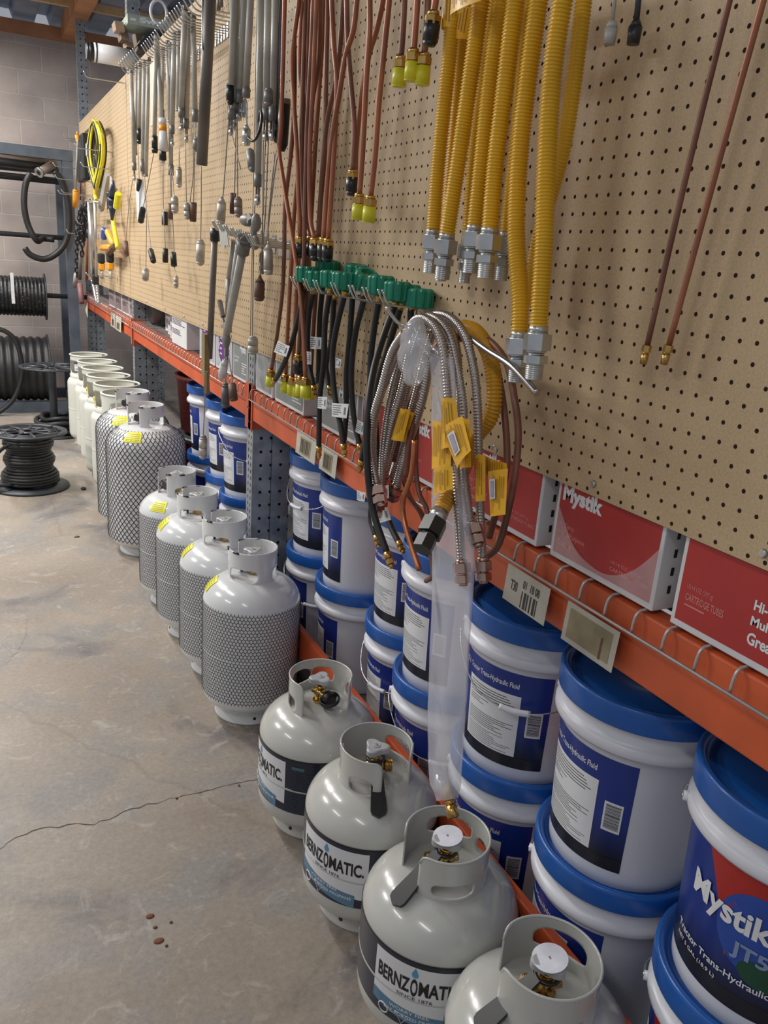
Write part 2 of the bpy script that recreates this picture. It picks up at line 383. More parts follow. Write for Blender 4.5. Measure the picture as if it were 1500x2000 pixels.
# ================================================================ the room
def struct(name, mb, m, origin=(0, 0, 0)): return tag(mb.build(name, m, None, origin), kind='structure')
floor_ = struct('floor', MB().box(-170, 60, -60, 345, -4, 0), floor_mat())
def crack(px, w):
    r_ = random.Random(3); P = []
    base_ = [WZ(x, y, 0) for x, y in px]
    sm_, L_ = resample(smooth(base_, 6), .8)
    m_ = MB(); k_ = [(p_+Vector((r_.uniform(-.22, .22), r_.uniform(-.22, .22), .012)), w*r_.uniform(.3, 1)) for p_ in sm_]
    vs_ = []; 
    for i_, (p_, ww_) in enumerate(k_): vs_ += [p_+Vector((0, ww_, 0)), p_-Vector((0, ww_, 0))]
    m_.add(vs_, [(2*i_, 2*i_+1, 2*i_+3, 2*i_+2) for i_ in range(len(k_)-1)]); m_.build('crack', mat('crack_dark', (.085, .075, .065), .9), floor_)
crack([(-10, 1665), (60, 1625), (130, 1612), (190, 1608), (260, 1580), (330, 1562), (400, 1545), (440, 1533), (512, 1522)], .10)
crack([(15, 1295), (40, 1265), (52, 1225), (48, 1180)], .07)
struct('wall_back', MB().box(-170, 60, 336, 344, 0, 125), block_mat())
ceil_m = mat('corrugated_ceiling', (.26, .30, .38), .5, .3, .15, 4)
cb = MB()
pts = []
x = -170
while x < 60: pts += [(x, 129), (x+5, 129), (x+6, 132), (x+9, 132), (x+10, 129)]; x += 12
vs = []; fs = []
for i, (px_, pz_) in enumerate(pts): vs += [(px_, 20, pz_+4), (px_, 345, pz_)]
for i in range(len(pts)-1): fs.append((2*i, 2*i+1, 2*i+3, 2*i+2))
cb.add(vs, fs); struct('ceiling', cb, ceil_m)
struct('trim_1', MB().box(-170, 60, 334.5, 336.5, 122.8, 127), mat('top_plate_timber', (.42, .20, .10), .7, 0, .15, 5))
p = WY(137, 60, 330); struct('trim_2', MB().box(p.x-2.5, p.x+2.5, 40, 335, 123.5, 131), wood)
for i, yy in enumerate((306, 270, 234)): struct('trim_%d' % (i+3), MB().box(-170, 40, yy-.9, yy+.9, 127.2, 131.5), mat('pale_batten', (.62, .42, .22), .7))

# ================================================================ pegboard
ENDS = [(8, 107.2, 'tan pegboard panel nearest the camera, behind the yellow gas hoses'), (107.5, 206.2, 'tan pegboard panel in the middle, behind the hanging grey tubes and weights'), (206.5, 302, 'tan pegboard panel at the far end, behind the saws and yellow cable')]
for y0, y1, lab in ENDS:
    t = thing('pegboard', (0, y0, 44.3), lab, 'pegboard', 'pegboard panels along the rack')
    pb = MB().box(0, .22, y0, y1, 44.3, 93.2)
    o = pb.build('board', [peg, peg_edge], t); o.location = (0, -y0*S, -44.3*S)
    for p_ in o.data.polygons:
        if abs(p_.normal.x) < .5: p_.material_index = 1
    k = y0+ (31-8 if y0 == 8 else 6)
    ys = {8: (23.6, 35.9, 52.5, 66.5, 92), 107.5: (118, 134, 148, 165, 185), 206.5: (215, 235, 260, 285)}[y0]
    for ys_ in ys:
        q = MB().axial((-.16, ys_, 45.05), (1, 0, 0), [(0, .16, .17, .24, 12, 0)]).build('screw', zinc, t); q.location = (0, -y0*S, -44.3*S)

# ================================================================ rack
rk = thing('storage_rack', (0, 106, 0), 'long storage rack with orange beams and galvanised punched posts beside the tanks', 'rack')
def rp_(mb, name, m):
    o = mb.build(name, m, rk); o.location = (0, -106*S, 0); return o
for y0 in (106, 204.2, 302.3):
    pm = MB(); zt = 126 if y0 > 110 else 92
    for xx in (.25, 3.15, 24): 
        pm.box(xx, xx+2.8, y0, y0+2.6, 0, zt if xx < 1 else 92)
    o = rp_(pm, 'post', [post_mat, post_face])
    for p_ in o.data.polygons:
        if abs(p_.normal.x) > .5: p_.material_index = 1
    fm = MB()
    for xx in (.25, 3.15, 24): fm.box(xx-.6 if xx > 3 else xx, xx+3.4, y0-.5, y0+3.1, 0, .25)
    rp_(fm, 'foot_plate', galv_sheet)
for (ya, yb) in ((8.6, 106), (108.6, 204.2), (206.8, 302.3)):
    b = MB().box(.1, 1.7, ya, yb, 34.6, 38.85, 0, .12).box(1.7, 2.7, ya, yb, 34.6, 37.2); rp_(b, 'beam', orange_beam)
    rp_(MB().box(24.2, 26, ya, yb, 34.6, 38.85), 'beam', orange_beam)
    b = MB().box(.8, 1.6, ya, yb, 7.6, 11.5, 0, .12); rp_(b, 'beam', orange_beam)
    for yc, sgn in ((ya, 1), (yb, -1)):
        if yc < 10 : continue
        c_ = MB(); a_, b_ = (yc-2.55, yc+.3) if sgn > 0 else (yc-.3, yc+1.35)
        c_.box(-.08, .24, min(a_, b_), max(a_, b_), 33.2, 39.6, 0, .05).box(-.02, 2.9, yc-.13 if sgn > 0 else yc-.11, yc+.12, 33.3, 39.35)
        for k in range(3):
            c_.axial((-.12, (a_+b_)/2+.35*(1 if k % 2 else -1), 34.3+k*1.9), (1, 0, 0), [(0, .1, .16, .16, 10, 1)])
        rp_(c_, 'beam_connector', [orange_beam, steel_dark])
    # wire deck: cross wires drop over the beam front
    d = MB(); n = int((yb-ya-1)/2.35)
    for i in range(n+1):
        yy = ya+.7+i*2.35
        d.tube(smooth([(24.5, yy, 38.98), (4, yy, 38.98), (.5, yy, 39.0), (-.12, yy, 38.9), (-.35, yy, 38.5), (-.42, yy, 37.65)], 3), .095, 6)
    for xx in (-.55, 6, 12, 18, 24): d.rod((xx, ya+.5, 37.65 if xx < 0 else 38.86), (xx, yb-.5, 37.65 if xx < 0 else 38.86), .10, 6)
    rp_(d, 'wire_deck', mat('painted_wire', (.50, .46, .44), .35, .5))
    rp_(MB().box(2.9, 24, ya, yb, 38.4, 38.75), 'shelf_board', wood_deck)
    rp_(MB().box(2.6, 24, ya, yb, 2.6, 3.35), 'bottom_board', wood_deck)
    for q in range(4):
        yy = ya+3+(yb-ya-6)*q/3; rp_(MB().box(2.6, 24, yy-1.7, yy+1.7, 0, 2.6), 'skid', wood)
    if ya > 110:
        b = MB(); b.rod((4, ya+2, 8), (4, ya+2, 9), .1)
# price labels on the near beam
def flat(X): return lambda u, v: Vector((X, u, v))
def price_label(ya, yb, z0, z1, lab, kind, rnd=random.Random(3)):
    mb = MB(); f_ = lambda u, v: Vector((-.47 - .25*max(0, (38.2-v)/4), ya+(yb-ya)*(1-u), v))
    mb.sheet(lambda a, b: f_(a, z0+(z1-z0)*b), 8, 5, 0)
    g = lambda u, v: f_(u, v)+Vector((-.02, 0, 0))
    if kind == 'T30':
        write(mb, 'T30', g, .14, .30, z0+1.0, z0+1.75, 1, .02); write(mb, '01  18 08', g, .42, .80, z0+1.55, z0+2.15, 1, .02)
        barcode(mb, g, .42, .78, z0+.15, z0+1.35, 1, rnd)
    elif kind == 'dirty':
        rect(mb, g, .08, .9, z0+.35, z1-.35, 2)
        rect(mb, lambda u, v: g(u, v)+Vector((-.01, 0, 0)), .72, .76, z0+.3, z0+1.7, 3)
    else:
        rect(mb, g, .2, .75, z0+.3, z0+2.2, 2); barcode(mb, lambda u, v: g(u, v)+Vector((-.01, 0, 0)), .25, .7, z0+.5, z0+2.0, 1, rnd)
    o = mb.build('price_label', [paper, print_black, paper_dirty, weight_brown], None, (-.5, (ya+yb)/2, z0)); tag(o, lab, 'label', 'price labels along the orange beam')
pl = lambda x, y: W(x, y, -.55).y
price_label(pl(1068, 1200), pl(985, 1160), 34.7, 37.35, 'off-white shelf label with T30 and a bar code on the near orange beam', 'T30')
price_label(pl(1205, 1270), pl(1103, 1215), 34.7, 37.35, 'brown stained shelf label in a torn white holder on the near orange beam', 'dirty')
price_label(pl(618, 870), pl(580, 850), 34.9, 37.5, 'faded bar code label clipped to the beam right of the middle post', 'x')
price_label(pl(658, 905), pl(626, 885), 34.9, 37.5, 'dirty bar code label under the brass tip of a black hose', 'x')
price_label(pl(237, 640), pl(226, 632), 34.6, 38.4, 'small pale label on the far orange beam, right one of two', 'x')
price_label(pl(225, 633), pl(217, 628), 34.6, 38.4, 'small pale label on the far orange beam, left one of two', 'x')
# ================================================================ buckets
def Rb(z): return 5.15+.5*min(1, z/12.5)
def cylmap(a0, Rf, eps, zoff=0):
    Rm = Rf(5.5)
    return lambda u, v: Vector(((Rf(v)+eps)*cos(a0+u/Rm), (Rf(v)+eps)*sin(a0+u/Rm), v+zoff))
BUCK = {}
def bucket_proto(kind):
    t = bpy.data.objects.new('bucket', None); COL.objects.link(t)
    b = MB()
    prof = [(0, .25), (4.6, .25), (4.75, 0), (5.0, 0), (5.15, .25)]+[(Rb(z), z) for z in (1, 3, 6, 9, 10.6)]
    prof += [(5.62, 10.65), (6.0, 10.75), (6.13, 10.95), (6.13, 11.35), (5.95, 11.6), (5.72, 11.7), (5.72, 12.75), (5.85, 12.8), (5.85, 13.0)]
    b.lathe(prof, 72); b.build('body', bucket_white, t)
    l = MB(); pr = [(5.80, 12.75), (6.12, 12.75), (6.15, 12.85), (6.15, 14.05), (6.10, 14.3), (5.98, 14.4), (5.80, 14.38), (5.62, 14.15), (5.45, 13.75), (5.2, 13.72), (5.0, 13.80), (4.9, 13.88), (2.2, 13.90), (2.1, 13.86), (0.01, 13.86)]
    l.lathe(pr, 72)
    l.build('lid', lid_blue, t)
    rnd = random.Random(5); L = MB(); f0 = cylmap(0, Rb, .02); Lh0, Lh1 = 1.5, 10.1
    # a = 0 is the right-hand edge of the label; it runs to the left
    if kind == 'back':
        rect(L, f0, -17.5, 0, Lh0, Lh1, 0, 60)
        f1 = cylmap(0, Rb, .035); f2 = cylmap(0, Rb, .05)
        rect(L, f1, -17.5, 0, Lh0, 2.5, 1, 60)
        rect(L, f1, -7.6, -2.35, 2.56, 8.15, 2, 20)
        write(L, 'JT-5  Tractor Trans-Hydraulic Fluid', f1, -8.6, -2.6, 8.65, 9.25, 2, .012)
        lines(L, f2, -7.3, -2.7, 7.8, 6.9, 5, 3, rnd, .06, 6); lines(L, f2, -7.3, -5, 6.6, 6.2, 3, 3, rnd, .05, 4)
        lines(L, f2, -7.3, -2.6, 5.4, 4.3, 7, 3, rnd, .05, 6); lines(L, f2, -7.3, -2.6, 4.0, 2.75, 8, 3, rnd, .04, 6)
        rect(L, f1, -1.75, -.5, 4.6, 6.9, 2, 6); barcode(L, f2, -1.62, -.62, 4.8, 6.7, 3, rnd, False)
        rect(L, f1, -16.5, -10, 3.2, 9.2, 4, 20); write(L, 'Mystik', f2, -15.8, -10.8, 6.2, 8.2, 2, .03)
    else:
        rect(L, f0, -17.5, 0, Lh0, Lh1+.6, 0, 60)
        f1 = cylmap(0, Rb, .03); f2 = cylmap(0, Rb, .045); f3 = cylmap(0, Rb, .06)
        rect(L, f1, -17.5, 0, Lh0, 2.6, 1, 60)
        # red sweep, blue disc, wordmark
        def blob(f, pts, mi):
            n = len(pts); c = (sum(p[0] for p in pts)/n, sum(p[1] for p in pts)/n)
            ring = [[f(c[0]+(p[0]-c[0])*k, c[1]+(p[1]-c[1])*k) for p in pts] for k in (0.001, .33, .66, 1)]
            vs = [v for r_ in ring for v in r_]; L.add(vs, [(j*n+i, j*n+(i+1) % n, (j+1)*n+(i+1) % n, (j+1)*n+i) for j in range(3) for i in range(n)], mi, True)
        def rb_(a): u = -12.0+6.2*a; return (10.6-6.0*(a/.38)**1.3) if a < .38 else (4.6+2.4*min(1, (a-.38)/.06))
        L.sheet(lambda a, b: f1(-12.0+6.2*a, 10.65+(min(10.6, rb_(a))-10.65)*(1-b)), 50, 8, 4)
        blob(f2, [(-8.2+2.3*cos(a*pi/16), 6.9+2.6*sin(a*pi/16)) for a in range(32)], 5)
        blob(f3, [(-7.4+1.5*cos(a*pi/12), 4.6+.9*sin(a*pi/12)) for a in range(24)], 6)
        f4 = cylmap(0, Rb, .085); f5 = cylmap(0, Rb, .10)
        write(L, 'Mystik', f5, -12.5, -7.5, 6.3, 8.3, 2, .03)
        write(L, 'JT5', f4, -9.4, -7.4, 4.9, 6.1, 7, .03)
        write(L, 'Tractor Trans-Hydraulic Fluid', f4, -13.4, -5.6, 3.25, 3.85, 2, .014); write(L, 'NET 5 GAL (18.9 L)', f4, -13.3, -9.9, 2.65, 3.0, 2, .01)
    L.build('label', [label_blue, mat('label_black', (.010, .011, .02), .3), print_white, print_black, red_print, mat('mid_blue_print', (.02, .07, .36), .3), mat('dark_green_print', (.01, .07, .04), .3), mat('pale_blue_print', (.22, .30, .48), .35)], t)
    h = MB(); R_ = 6.05; ha = -pi*.42; hb = ha+pi     # ears
    ax = Vector((cos(ha), sin(ha), 0)); out = Vector((-sin(ha), cos(ha), 0))
    if (out.x) < 0: pass
    for sg in (1, -1): h.axial(ax*sg*5.6+Vector((0, 0, 11.15)), ax*sg, [(0, .75, .35, .3, 14, 1)])
    arc = []
    for k in range(17):
        th = pi*k/16; p_ = ax*(6.35*cos(th)) + out*(-(6.35)*sin(th)*.985) ; p_.z = 11.1-3.9*sin(th)**1.0*min(1, 1.25*sin(th)); arc.append(p_)
    h.tube(smooth(arc, 3), .07, 6)
    ho = h.build('handle', [wire, bucket_white], t)
    g = MB(); g.tube(smooth([arc[k] for k in (7, 8, 9)], 6), .26, 10); g.build('grip', bucket_white, ho)
    # which way the handle hangs, measured from the label edge
    return t
proto_b = bucket_proto('back'); proto_f = bucket_proto('front')
used = {}
def put_bucket(x, y, z, thetaR, kind, label, group, hang_dir=45):
    P_ = proto_b if kind == 'back' else proto_f
    if kind not in used: o = P_; used[kind] = 1
    else: o = copy_tree(P_)
    o.name = 'bucket'
    o.location = Vector((x, y, z))*S; o.rotation_euler = (0, 0, radians(thetaR)); tag(o, label, 'bucket', group)
    # handle swings to face the aisle
    for k in o.children:
        if k.name.startswith('handle'): k.rotation_euler = (0, 0, radians(hang_dir+165.6-thetaR))
    return o
# (x, y, label edge for upper, for lower, upper label, lower label)
ROW = [
 (7.0, 22.5, 292, 270, 'front', 'front', 'blue-lidded oil bucket showing the big Mystik logo, nearest upper bucket', 'white oil bucket under the one with the big Mystik logo, nearest on the bottom'),
 (7.0, 35.0, 226, 224, 'back', 'back', 'upper oil bucket whose blue label ends in plain white, left of the Mystik logo bucket', 'lower oil bucket behind the nearest small propane tank collar'),
 (7.0, 47.5, 250, 250, 'back', 'back', 'upper oil bucket with its handle hanging across the label, right of the plastic tube', 'lower oil bucket right of the bottom end of the plastic tube'),
 (8.0, 61.0, 232, 228, 'back', 'back', 'upper oil bucket below the bent copper tube, left of the plastic tube', 'lower oil bucket left of the plastic tube'),
 (10.5, 73.2, 236, 224, 'back', 'back', 'upper oil bucket partly under the hanging black hose tips', 'lower oil bucket below the black hose tips, its handle over a propane collar'),
 (9.3, 86.2, 212, 214, 'back', 'back', 'upper oil bucket second to the right of the middle steel post', 'lower oil bucket second to the right of the middle steel post'),
 (9.8, 98.9, 238, 216, 'back', 'back', 'upper oil bucket immediately right of the middle steel post', 'lower oil bucket immediately right of the middle steel post'),
 (7.6, 127.6, 236, 226, 'back', 'back', 'upper oil bucket immediately left of the middle steel post', 'lower oil bucket immediately left of the middle steel post'),
 (8.4, 140.6, 232, 230, 'back', 'back', 'upper oil bucket middle of three left of the steel post', 'lower oil bucket middle of three left of the steel post'),
 (8.6, 156.5, 214, 230, 'back', 'back', 'upper oil bucket farthest of the three left of the steel post', 'lower oil bucket farthest of the three left of the steel post'),
]
HD = {(47.5, 1): 222, (98.9, 1): 196, (73.2, 0): 200, (98.9, 0): 228, (61.0, 0): 235, (35.0, 1): 30, (127.6, 1): 250}
for x, y, tu, tl, ku, kl, lu, ll in ROW:
    put_bucket(x, y, 3.36, tl, kl, ll, 'lower row of oil buckets', HD.get((y, 0), 45)); put_bucket(x, y, 17.1, tu, ku, lu, 'upper row of oil buckets', HD.get((y, 1), 45))

# ================================================================ shell with rounded openings (tank collars)
def collar(R, z0, H, a0, a1, hol, top=None, thick=.11, na=None, nz=26, mi=0, mb=None):
    """curved plate; hol = list of (angle centre, half width inches, z centre, half height) openings with rounded corners"""
    mb = mb or MB(); L = (a1-a0)*R; na = na or max(20, int(L/.2))
    def inside(s, z):
        for (ac, hw, zc, hh) in hol:
            q = (abs((s-(ac-a0)*R)/hw)**3.2+abs((z-zc)/hh)**3.2)
            if q < 1: return True
        return False
    topf = top or (lambda s: H)
    P = {}
    def pt(i, j):
        s = L*i/na; z = topf(s)*j/nz
        return s, z
    pts = [[list(pt(i, j)) for i in range(na+1)] for j in range(nz+1)]
    keep = [[not inside(*[(pts[j][i][k]+pts[j+1][i+1][k])/2 for k in (0, 1)]) for i in range(na)] for j in range(nz)]
    for j in range(nz+1):
        for i in range(na+1):
            cells = [keep[b][a] for b in (j-1, j) for a in (i-1, i) if 0 <= b < nz and 0 <= a < na]
            if len(set(cells)) == 2:
                s, z = pts[j][i]
                for (ac, hw, zc, hh) in hol:
                    ds, dz = (s-(ac-a0)*R)/hw, (z-zc)/hh; q = (abs(ds)**3.2+abs(dz)**3.2)
                    if .3 < q < 4: k = q**(-1/3.2); pts[j][i] = [(ac-a0)*R+ds*k*hw, zc+dz*k*hh]; break
    def P3(i, j, r): s, z = pts[j][i]; a = a0+s/R; return Vector((r*cos(a), r*sin(a), z0+z))
    base = [P3(i, j, R) for j in range(nz+1) for i in range(na+1)]+[P3(i, j, R-thick) for j in range(nz+1) for i in range(na+1)]
    N = (na+1)*(nz+1); fs = []; rim = []
    id_ = lambda i, j: j*(na+1)+i
    for j in range(nz):
        for i in range(na):
            if not keep[j][i]: continue
            q = (id_(i, j), id_(i+1, j), id_(i+1, j+1), id_(i, j+1)); fs.append(q); fs.append(tuple(N+k for k in reversed(q)))
            for (e, ni, nj) in (((0, 1), i, j-1), ((1, 2), i+1, j), ((2, 3), i, j+1), ((3, 0), i-1, j)):
                if not (0 <= ni < na and 0 <= nj < nz) or not keep[nj][ni]:
                    a, b = q[e[0]], q[e[1]]; rim.append((a, N+a, N+b, b))
    o = len(mb.v); mb.add(base, fs, mi, True); 
    for r_ in rim: mb.f.append([o+k for k in r_]); mb.m.append(mi); mb.sm.append(False)
    return mb
def topround(L, H, r=.8, low=0):
    def f(s):
        e = min(s, L-s)
        return H-(r-sqrt(max(0, r*r-(r-e)**2)) if e < r else 0)
    return f
def dome(R, zb, h, n=10, up=True):
    return [(R*cos(pi/2*i/n)**.72 if i < n else .01, zb+(h if up else -h)*sin(pi/2*i/n)) for i in range(n+1)]
def tank_body(R, z0, z1, hd, foot, n=72):
    b = MB(); mid = (z0+z1)/2
    prof = list(reversed(dome(R, z0, 2.7, 10, False)))+[(R, z0+.4), (R, z0+1.5), (R, mid-1.2), (R, mid-.3), (R, mid-.16), (R+.05, mid-.06), (R+.05, mid+.06), (R, mid+.16), (R, mid+.3), (R, mid+1.2), (R, z1-1.2), (R, z1-.3)]+dome(R, z1, hd, 14, True)
    return b.lathe(prof, n)
def footring(r, h):
    b = MB(); b.lathe([(r-.25, h), (r-.12, .1), (r, 0), (r+.12, .08), (r+.06, .2), (r-.12, h)], 56)
    for k in range(4):
        a = k*pi/2+.6; b.axial(Vector(((r-.05)*cos(a), (r-.05)*sin(a), .85)), (cos(a), sin(a), 0), [(0, .06, .2, .2, 12, 1)])
    return b
def valve(parent, z, kind, sa=0):
    """brass cylinder valve: its outlet points along +x"""
    v = MB().axial((0, 0, z), (0, 0, 1), [(0, .5, .75, .72, 6, 0), (.5, 1.6, .52, .48, 14, 0), (1.6, 2.0, .42, .40, 14, 0), (2.0, 2.5, .2, .2, 10, 0)])
    v.axial((0, 0, z+1.05), (1, 0, 0), [(-1.0, 0, .3, .42, 12, 0), (0, .9, .46, .46, 14, 0)])
    for k in range(5): v.axial((.9+k*.13, 0, z+1.05), (1, 0, 0), [(0, .07, .60, .60, 18, 0), (.07, .13, .53, .53, 18, 0)])
    v.axial((-.1, 0, z+1.05), (0, 1, 0), [(0, .85, .2, .2, 6, 0)])
    o = v.build('valve', [brass, black_plastic], parent)
    h = MB(); zt = z+2.5; ring = []
    for k in range(48):
        a = 2*pi*k/48; r = 1.0+.22*cos(3*a if kind != 'star' else 5*a); ring.append((r*cos(a), r*sin(a)))
    n = 48; vs = [(x, y, zt+q) for q in (0, .42) for x, y in ring]+[(x*.86, y*.86, zt+.50) for x, y in ring]
    h.add(vs, [tuple(reversed(range(n))), tuple(range(2*n, 3*n))]+[(j*n+i, j*n+(i+1) % n, (j+1)*n+(i+1) % n, (j+1)*n+i) for j in (0, 1) for i in range(n)])
    h.axial((0, 0, zt+.50), (0, 0, 1), [(0, .06, .36, .34, 20, 0), (.06, .12, .15, .12, 12, 1)])
    h.build('handwheel', [grip_grey, zinc], o)
    if kind == 'disc':
        d = MB().axial((0, 0, zt+.56), (.15, .0, 1), [(0, .05, 1.12, 1.12, 40, 0)])
        d.build('round_tag', disc_white, o)
    if kind in ('strap', 'disc'):
        s = MB()
        def sf(a, b):
            w = (.42+.33*a) if a < .86 else .70*sqrt(max(0, 1-((a-.86)/.14)**2)); x = .9+a*4.1; zz = z+2.0-a*2.6
            return Vector((x, (b-.5)*2*w, zz))
        s.sheet(sf, 16, 6); s.sheet(lambda a, b: sf(a, b)+Vector((-.12, 0, -.22)), 16, 6)
        for bb in (0, 1): s.sheet(lambda a, b: sf(a, bb)+Vector((-.12, 0, -.22))*b, 16, 1)
        
        s.v = [Matrix.Rotation(sa, 3, 'Z')@v_ for v_ in s.v]
        s.tube([Vector((.75*cos(q_), .75*sin(q_), z+1.75)) for q_ in [2*pi*k/16 for k in range(16)]], .14, 6, 0, False, True)
        s.build('plug_strap', black_plastic, o)
    if kind == 'cap':
        s = MB().axial((1.0, 0, z+1.05), (1, 0, 0), [(0, .75, .78, .74, 20, 0)])
        s.tube([Vector((1.5+.95*cos(a), .95*sin(a), z+1.0+.25*sin(a))) for a in [2*pi*k/24 for k in range(24)]], .12, 6, 0, False, True, True, 2.0)
        s.build('outlet_cap', black_plastic, o)
    if kind == 'knob':
        s = MB().axial((.8, 0, z+1.05), (1, 0, 0), [(0, .9, .62, .72, 16, 0), (.9, 1.5, .8, .7, 16, 0)])
        s.tube([Vector((1.5, .2*sin(a), z+.6+.9*cos(a))) for a in [2*pi*k/16 for k in range(16)]], .12, 6, 0, False, True)
        s.build('outlet_cap', black_plastic, o)
    return o
# ================================================================ small propane tanks with printed label
def small_tank(x, y, panel_left, open_dir, hw_, hol, vdir, sdir, vkind, label):
    R = 6.02
    t = thing('propane_tank', (x, y, 0), label, 'propane tank', 'small labelled propane tanks')
    tank_body(R, 3.6, 10.2, 3.5, 0).build('body', white_paint, t)
    footring(4.3, 1.5).build('foot_ring', [white_paint, black_plastic], t)
    Rc = 3.2; half = radians(180-hw_); a0 = radians(open_dir)+pi-half; a1 = a0+2*half; H = 3.75
    c_ = collar(Rc, 13.0, H, a0, a1, [((a0 if q_[0] > 0 else a1)+radians(q_[0]), q_[1], q_[2], q_[3]) for q_ in hol], topround((a1-a0)*Rc, H, .75))
    # rolled top edge
    Lc = (a1-a0)*Rc; tf = topround(Lc, H, .75)
    c_.tube([Vector(((Rc-.05)*cos(a0+s/Rc), (Rc-.05)*sin(a0+s/Rc), 13+tf(s))) for s in [Lc*k/60 for k in range(61)]], .1, 6)
    c_.build('collar', white_paint, t)
    v = valve(t, 13.5, vkind, radians(sdir-vdir)); v.rotation_euler = (0, 0, radians(vdir))
    # label band
    rnd = random.Random(9); L = MB(); Rf = lambda v_: R
    f0 = cylmap(0, Rf, .02); f1 = cylmap(0, Rf, .035); f2 = cylmap(0, Rf, .055); a0 = radians(panel_left); u0 = a0*R; z0, z1 = 4.3, 10.3; w = 7.3
    rect(L, f0, u0-6, u0+24, z0, z1, 0, 90)
    rect(L, f1, u0-6, u0+24, z1-.02, z1+.16, 3, 90)
    # white shield panel, its lower edge slanting
    L.sheet(lambda a, b: f1(u0+w*a, z1-.35-(4.1+.7*a if True else 0)*(1-b)), 24, 1, 1)
    L.sheet(lambda a, b: f2(u0+w*.86*a, (z1-4.45-.7*a*.86)-(.95+.35*a)*(1-b)+.35), 24, 1, 4)
    write(L, 'BERNZ', f2, u0+.35, u0+3.05, z1-2.75, z1-1.45, 3, .03); write(L, 'O', f2, u0+3.12, u0+3.66, z1-2.95, z1-1.35, 3, .03); write(L, 'MATIC.', f2, u0+3.74, u0+6.95, z1-2.75, z1-1.45, 3, .03)
    fl = [(0, 0), (.2, .12), (.26, .38), (.16, .62), (0, 1.0), (-.16, .62), (-.26, .38), (-.2, .12)]
    L.add([f2(u0+3.39+x_, z1-1.3+z_*.9) for x_, z_ in fl], [tuple(range(8))], 5)
    write(L, 'SINCE 1876', f2, u0+2.1, u0+4.8, z1-3.3, z1-3.02, 2, .01)
    write(L, 'WORRY FREE', cylmap(0, Rf, .07), u0+1.6, u0+4.7, z1-4.75, z1-4.45, 1, .01); write(L, 'PRE-PURGED PROPANE', cylmap(0, Rf, .07), u0+1.2, u0+6.0, z1-5.25, z1-4.95, 1, .01)
    L.tube([f2(u0+1.1+.42*cos(a), z0+.62+.42*sin(a)) for a in [2*pi*k/20 for k in range(20)]], .05, 4, 1, False, True)
    L.tube([f2(u0+2.7+.55*dx, z0+.6+.45*dz) for dx, dz in ((-1, 1), (1, 1), (0, -1))], .04, 4, 1, False, True)
    for base in (u0+8.0, u0+11.8, u0+16, u0+20):
        lines(L, f2, base, base+2.9, z1-1.3, z0+.5, 20, 2, rnd, .05, 4); rect(L, f2, base, base+1.3, z1-.95, z1-.6, 6, 3)
    L.build('label', [navy, print_white, mat('dim_print', (.05, .075, .10), .4), print_black, steel_blue, sky_blue, mat('teal_print', (.06, .16, .19), .4)], t)
    return t
small_tank(-4.5, 66.0, 148, 265, 48, [(35, 1.0, 1.5, .75), (110, 1.2, 2.1, .8), (-105, 1.2, 2.1, .8), (-35, .9, 1.3, .7)], 290, 290, 'cap', 'small grey-white propane tank with a black ring cap, farthest of four labelled ones')
small_tank(-4.3, 53.2, 174, 285, 30, [(62, 1.7, 2.0, .8), (-105, 1.0, 2.2, .85), (-34, 1.15, 1.25, .75)], 335, 250, 'strap', 'small grey-white propane tank with a black plug strap hanging over its dome')
small_tank(-4.3, 40.8, 192, 175, 26, [(50, 1.65, 1.25, .55), (150, 1.0, 1.6, .7), (-95, 1.9, 2.1, .75)], 168, 192, 'disc', 'small grey-white propane tank with a white disc on its valve, second nearest')
small_tank(-3.9, 28.9, 200, 143, 24, [(82, 1.6, 1.25, .55), (-85, 2.0, 2.1, .8)], 160, 178, 'disc', 'nearest small propane tank with a white disc, cut by the bottom of the picture')
# ================================================================ netted tanks
def hexnet(Rf, z0, z1, ncol, dz, r=.035, zig=.5, mi=0):
    """black plastic netting knitted round a tank: honeycomb cells"""
    mb = MB(); vs = {}; edges = []
    rows = int((z1-z0)/dz)
    def P(c, z): a = 2*pi*c/ncol; R = Rf(z); return Vector(((R+.04)*cos(a), (R+.04)*sin(a), z))
    for j in range(rows):
        zb = z0+j*dz
        for i in range(ncol):
            c0 = i+(.5 if j % 2 else 0)
            bot = (c0, zb); top = (c0, zb+dz*(1-zig)); edges.append((bot, top))
            if j < rows-1: edges.append((top, (c0+.5, zb+dz))); edges.append((top, (c0-.5, zb+dz)))
    for (c0, za), (c1, zb) in edges:
        p0, p1 = P(c0, za), P(c1, zb); d = (p1-p0)
        if d.length < 1e-6: continue
        d.normalize(); a = 2*pi*((c0+c1)/2)/ncol; n_ = Vector((cos(a), sin(a), 0)); s_ = d.cross(n_).normalized()
        o = [p+q for p in (p0, p1) for q in (s_*r, n_*r*.9, -s_*r)]
        mb.add(o, [(0, 1, 4, 3), (1, 2, 5, 4)], mi)
    return mb
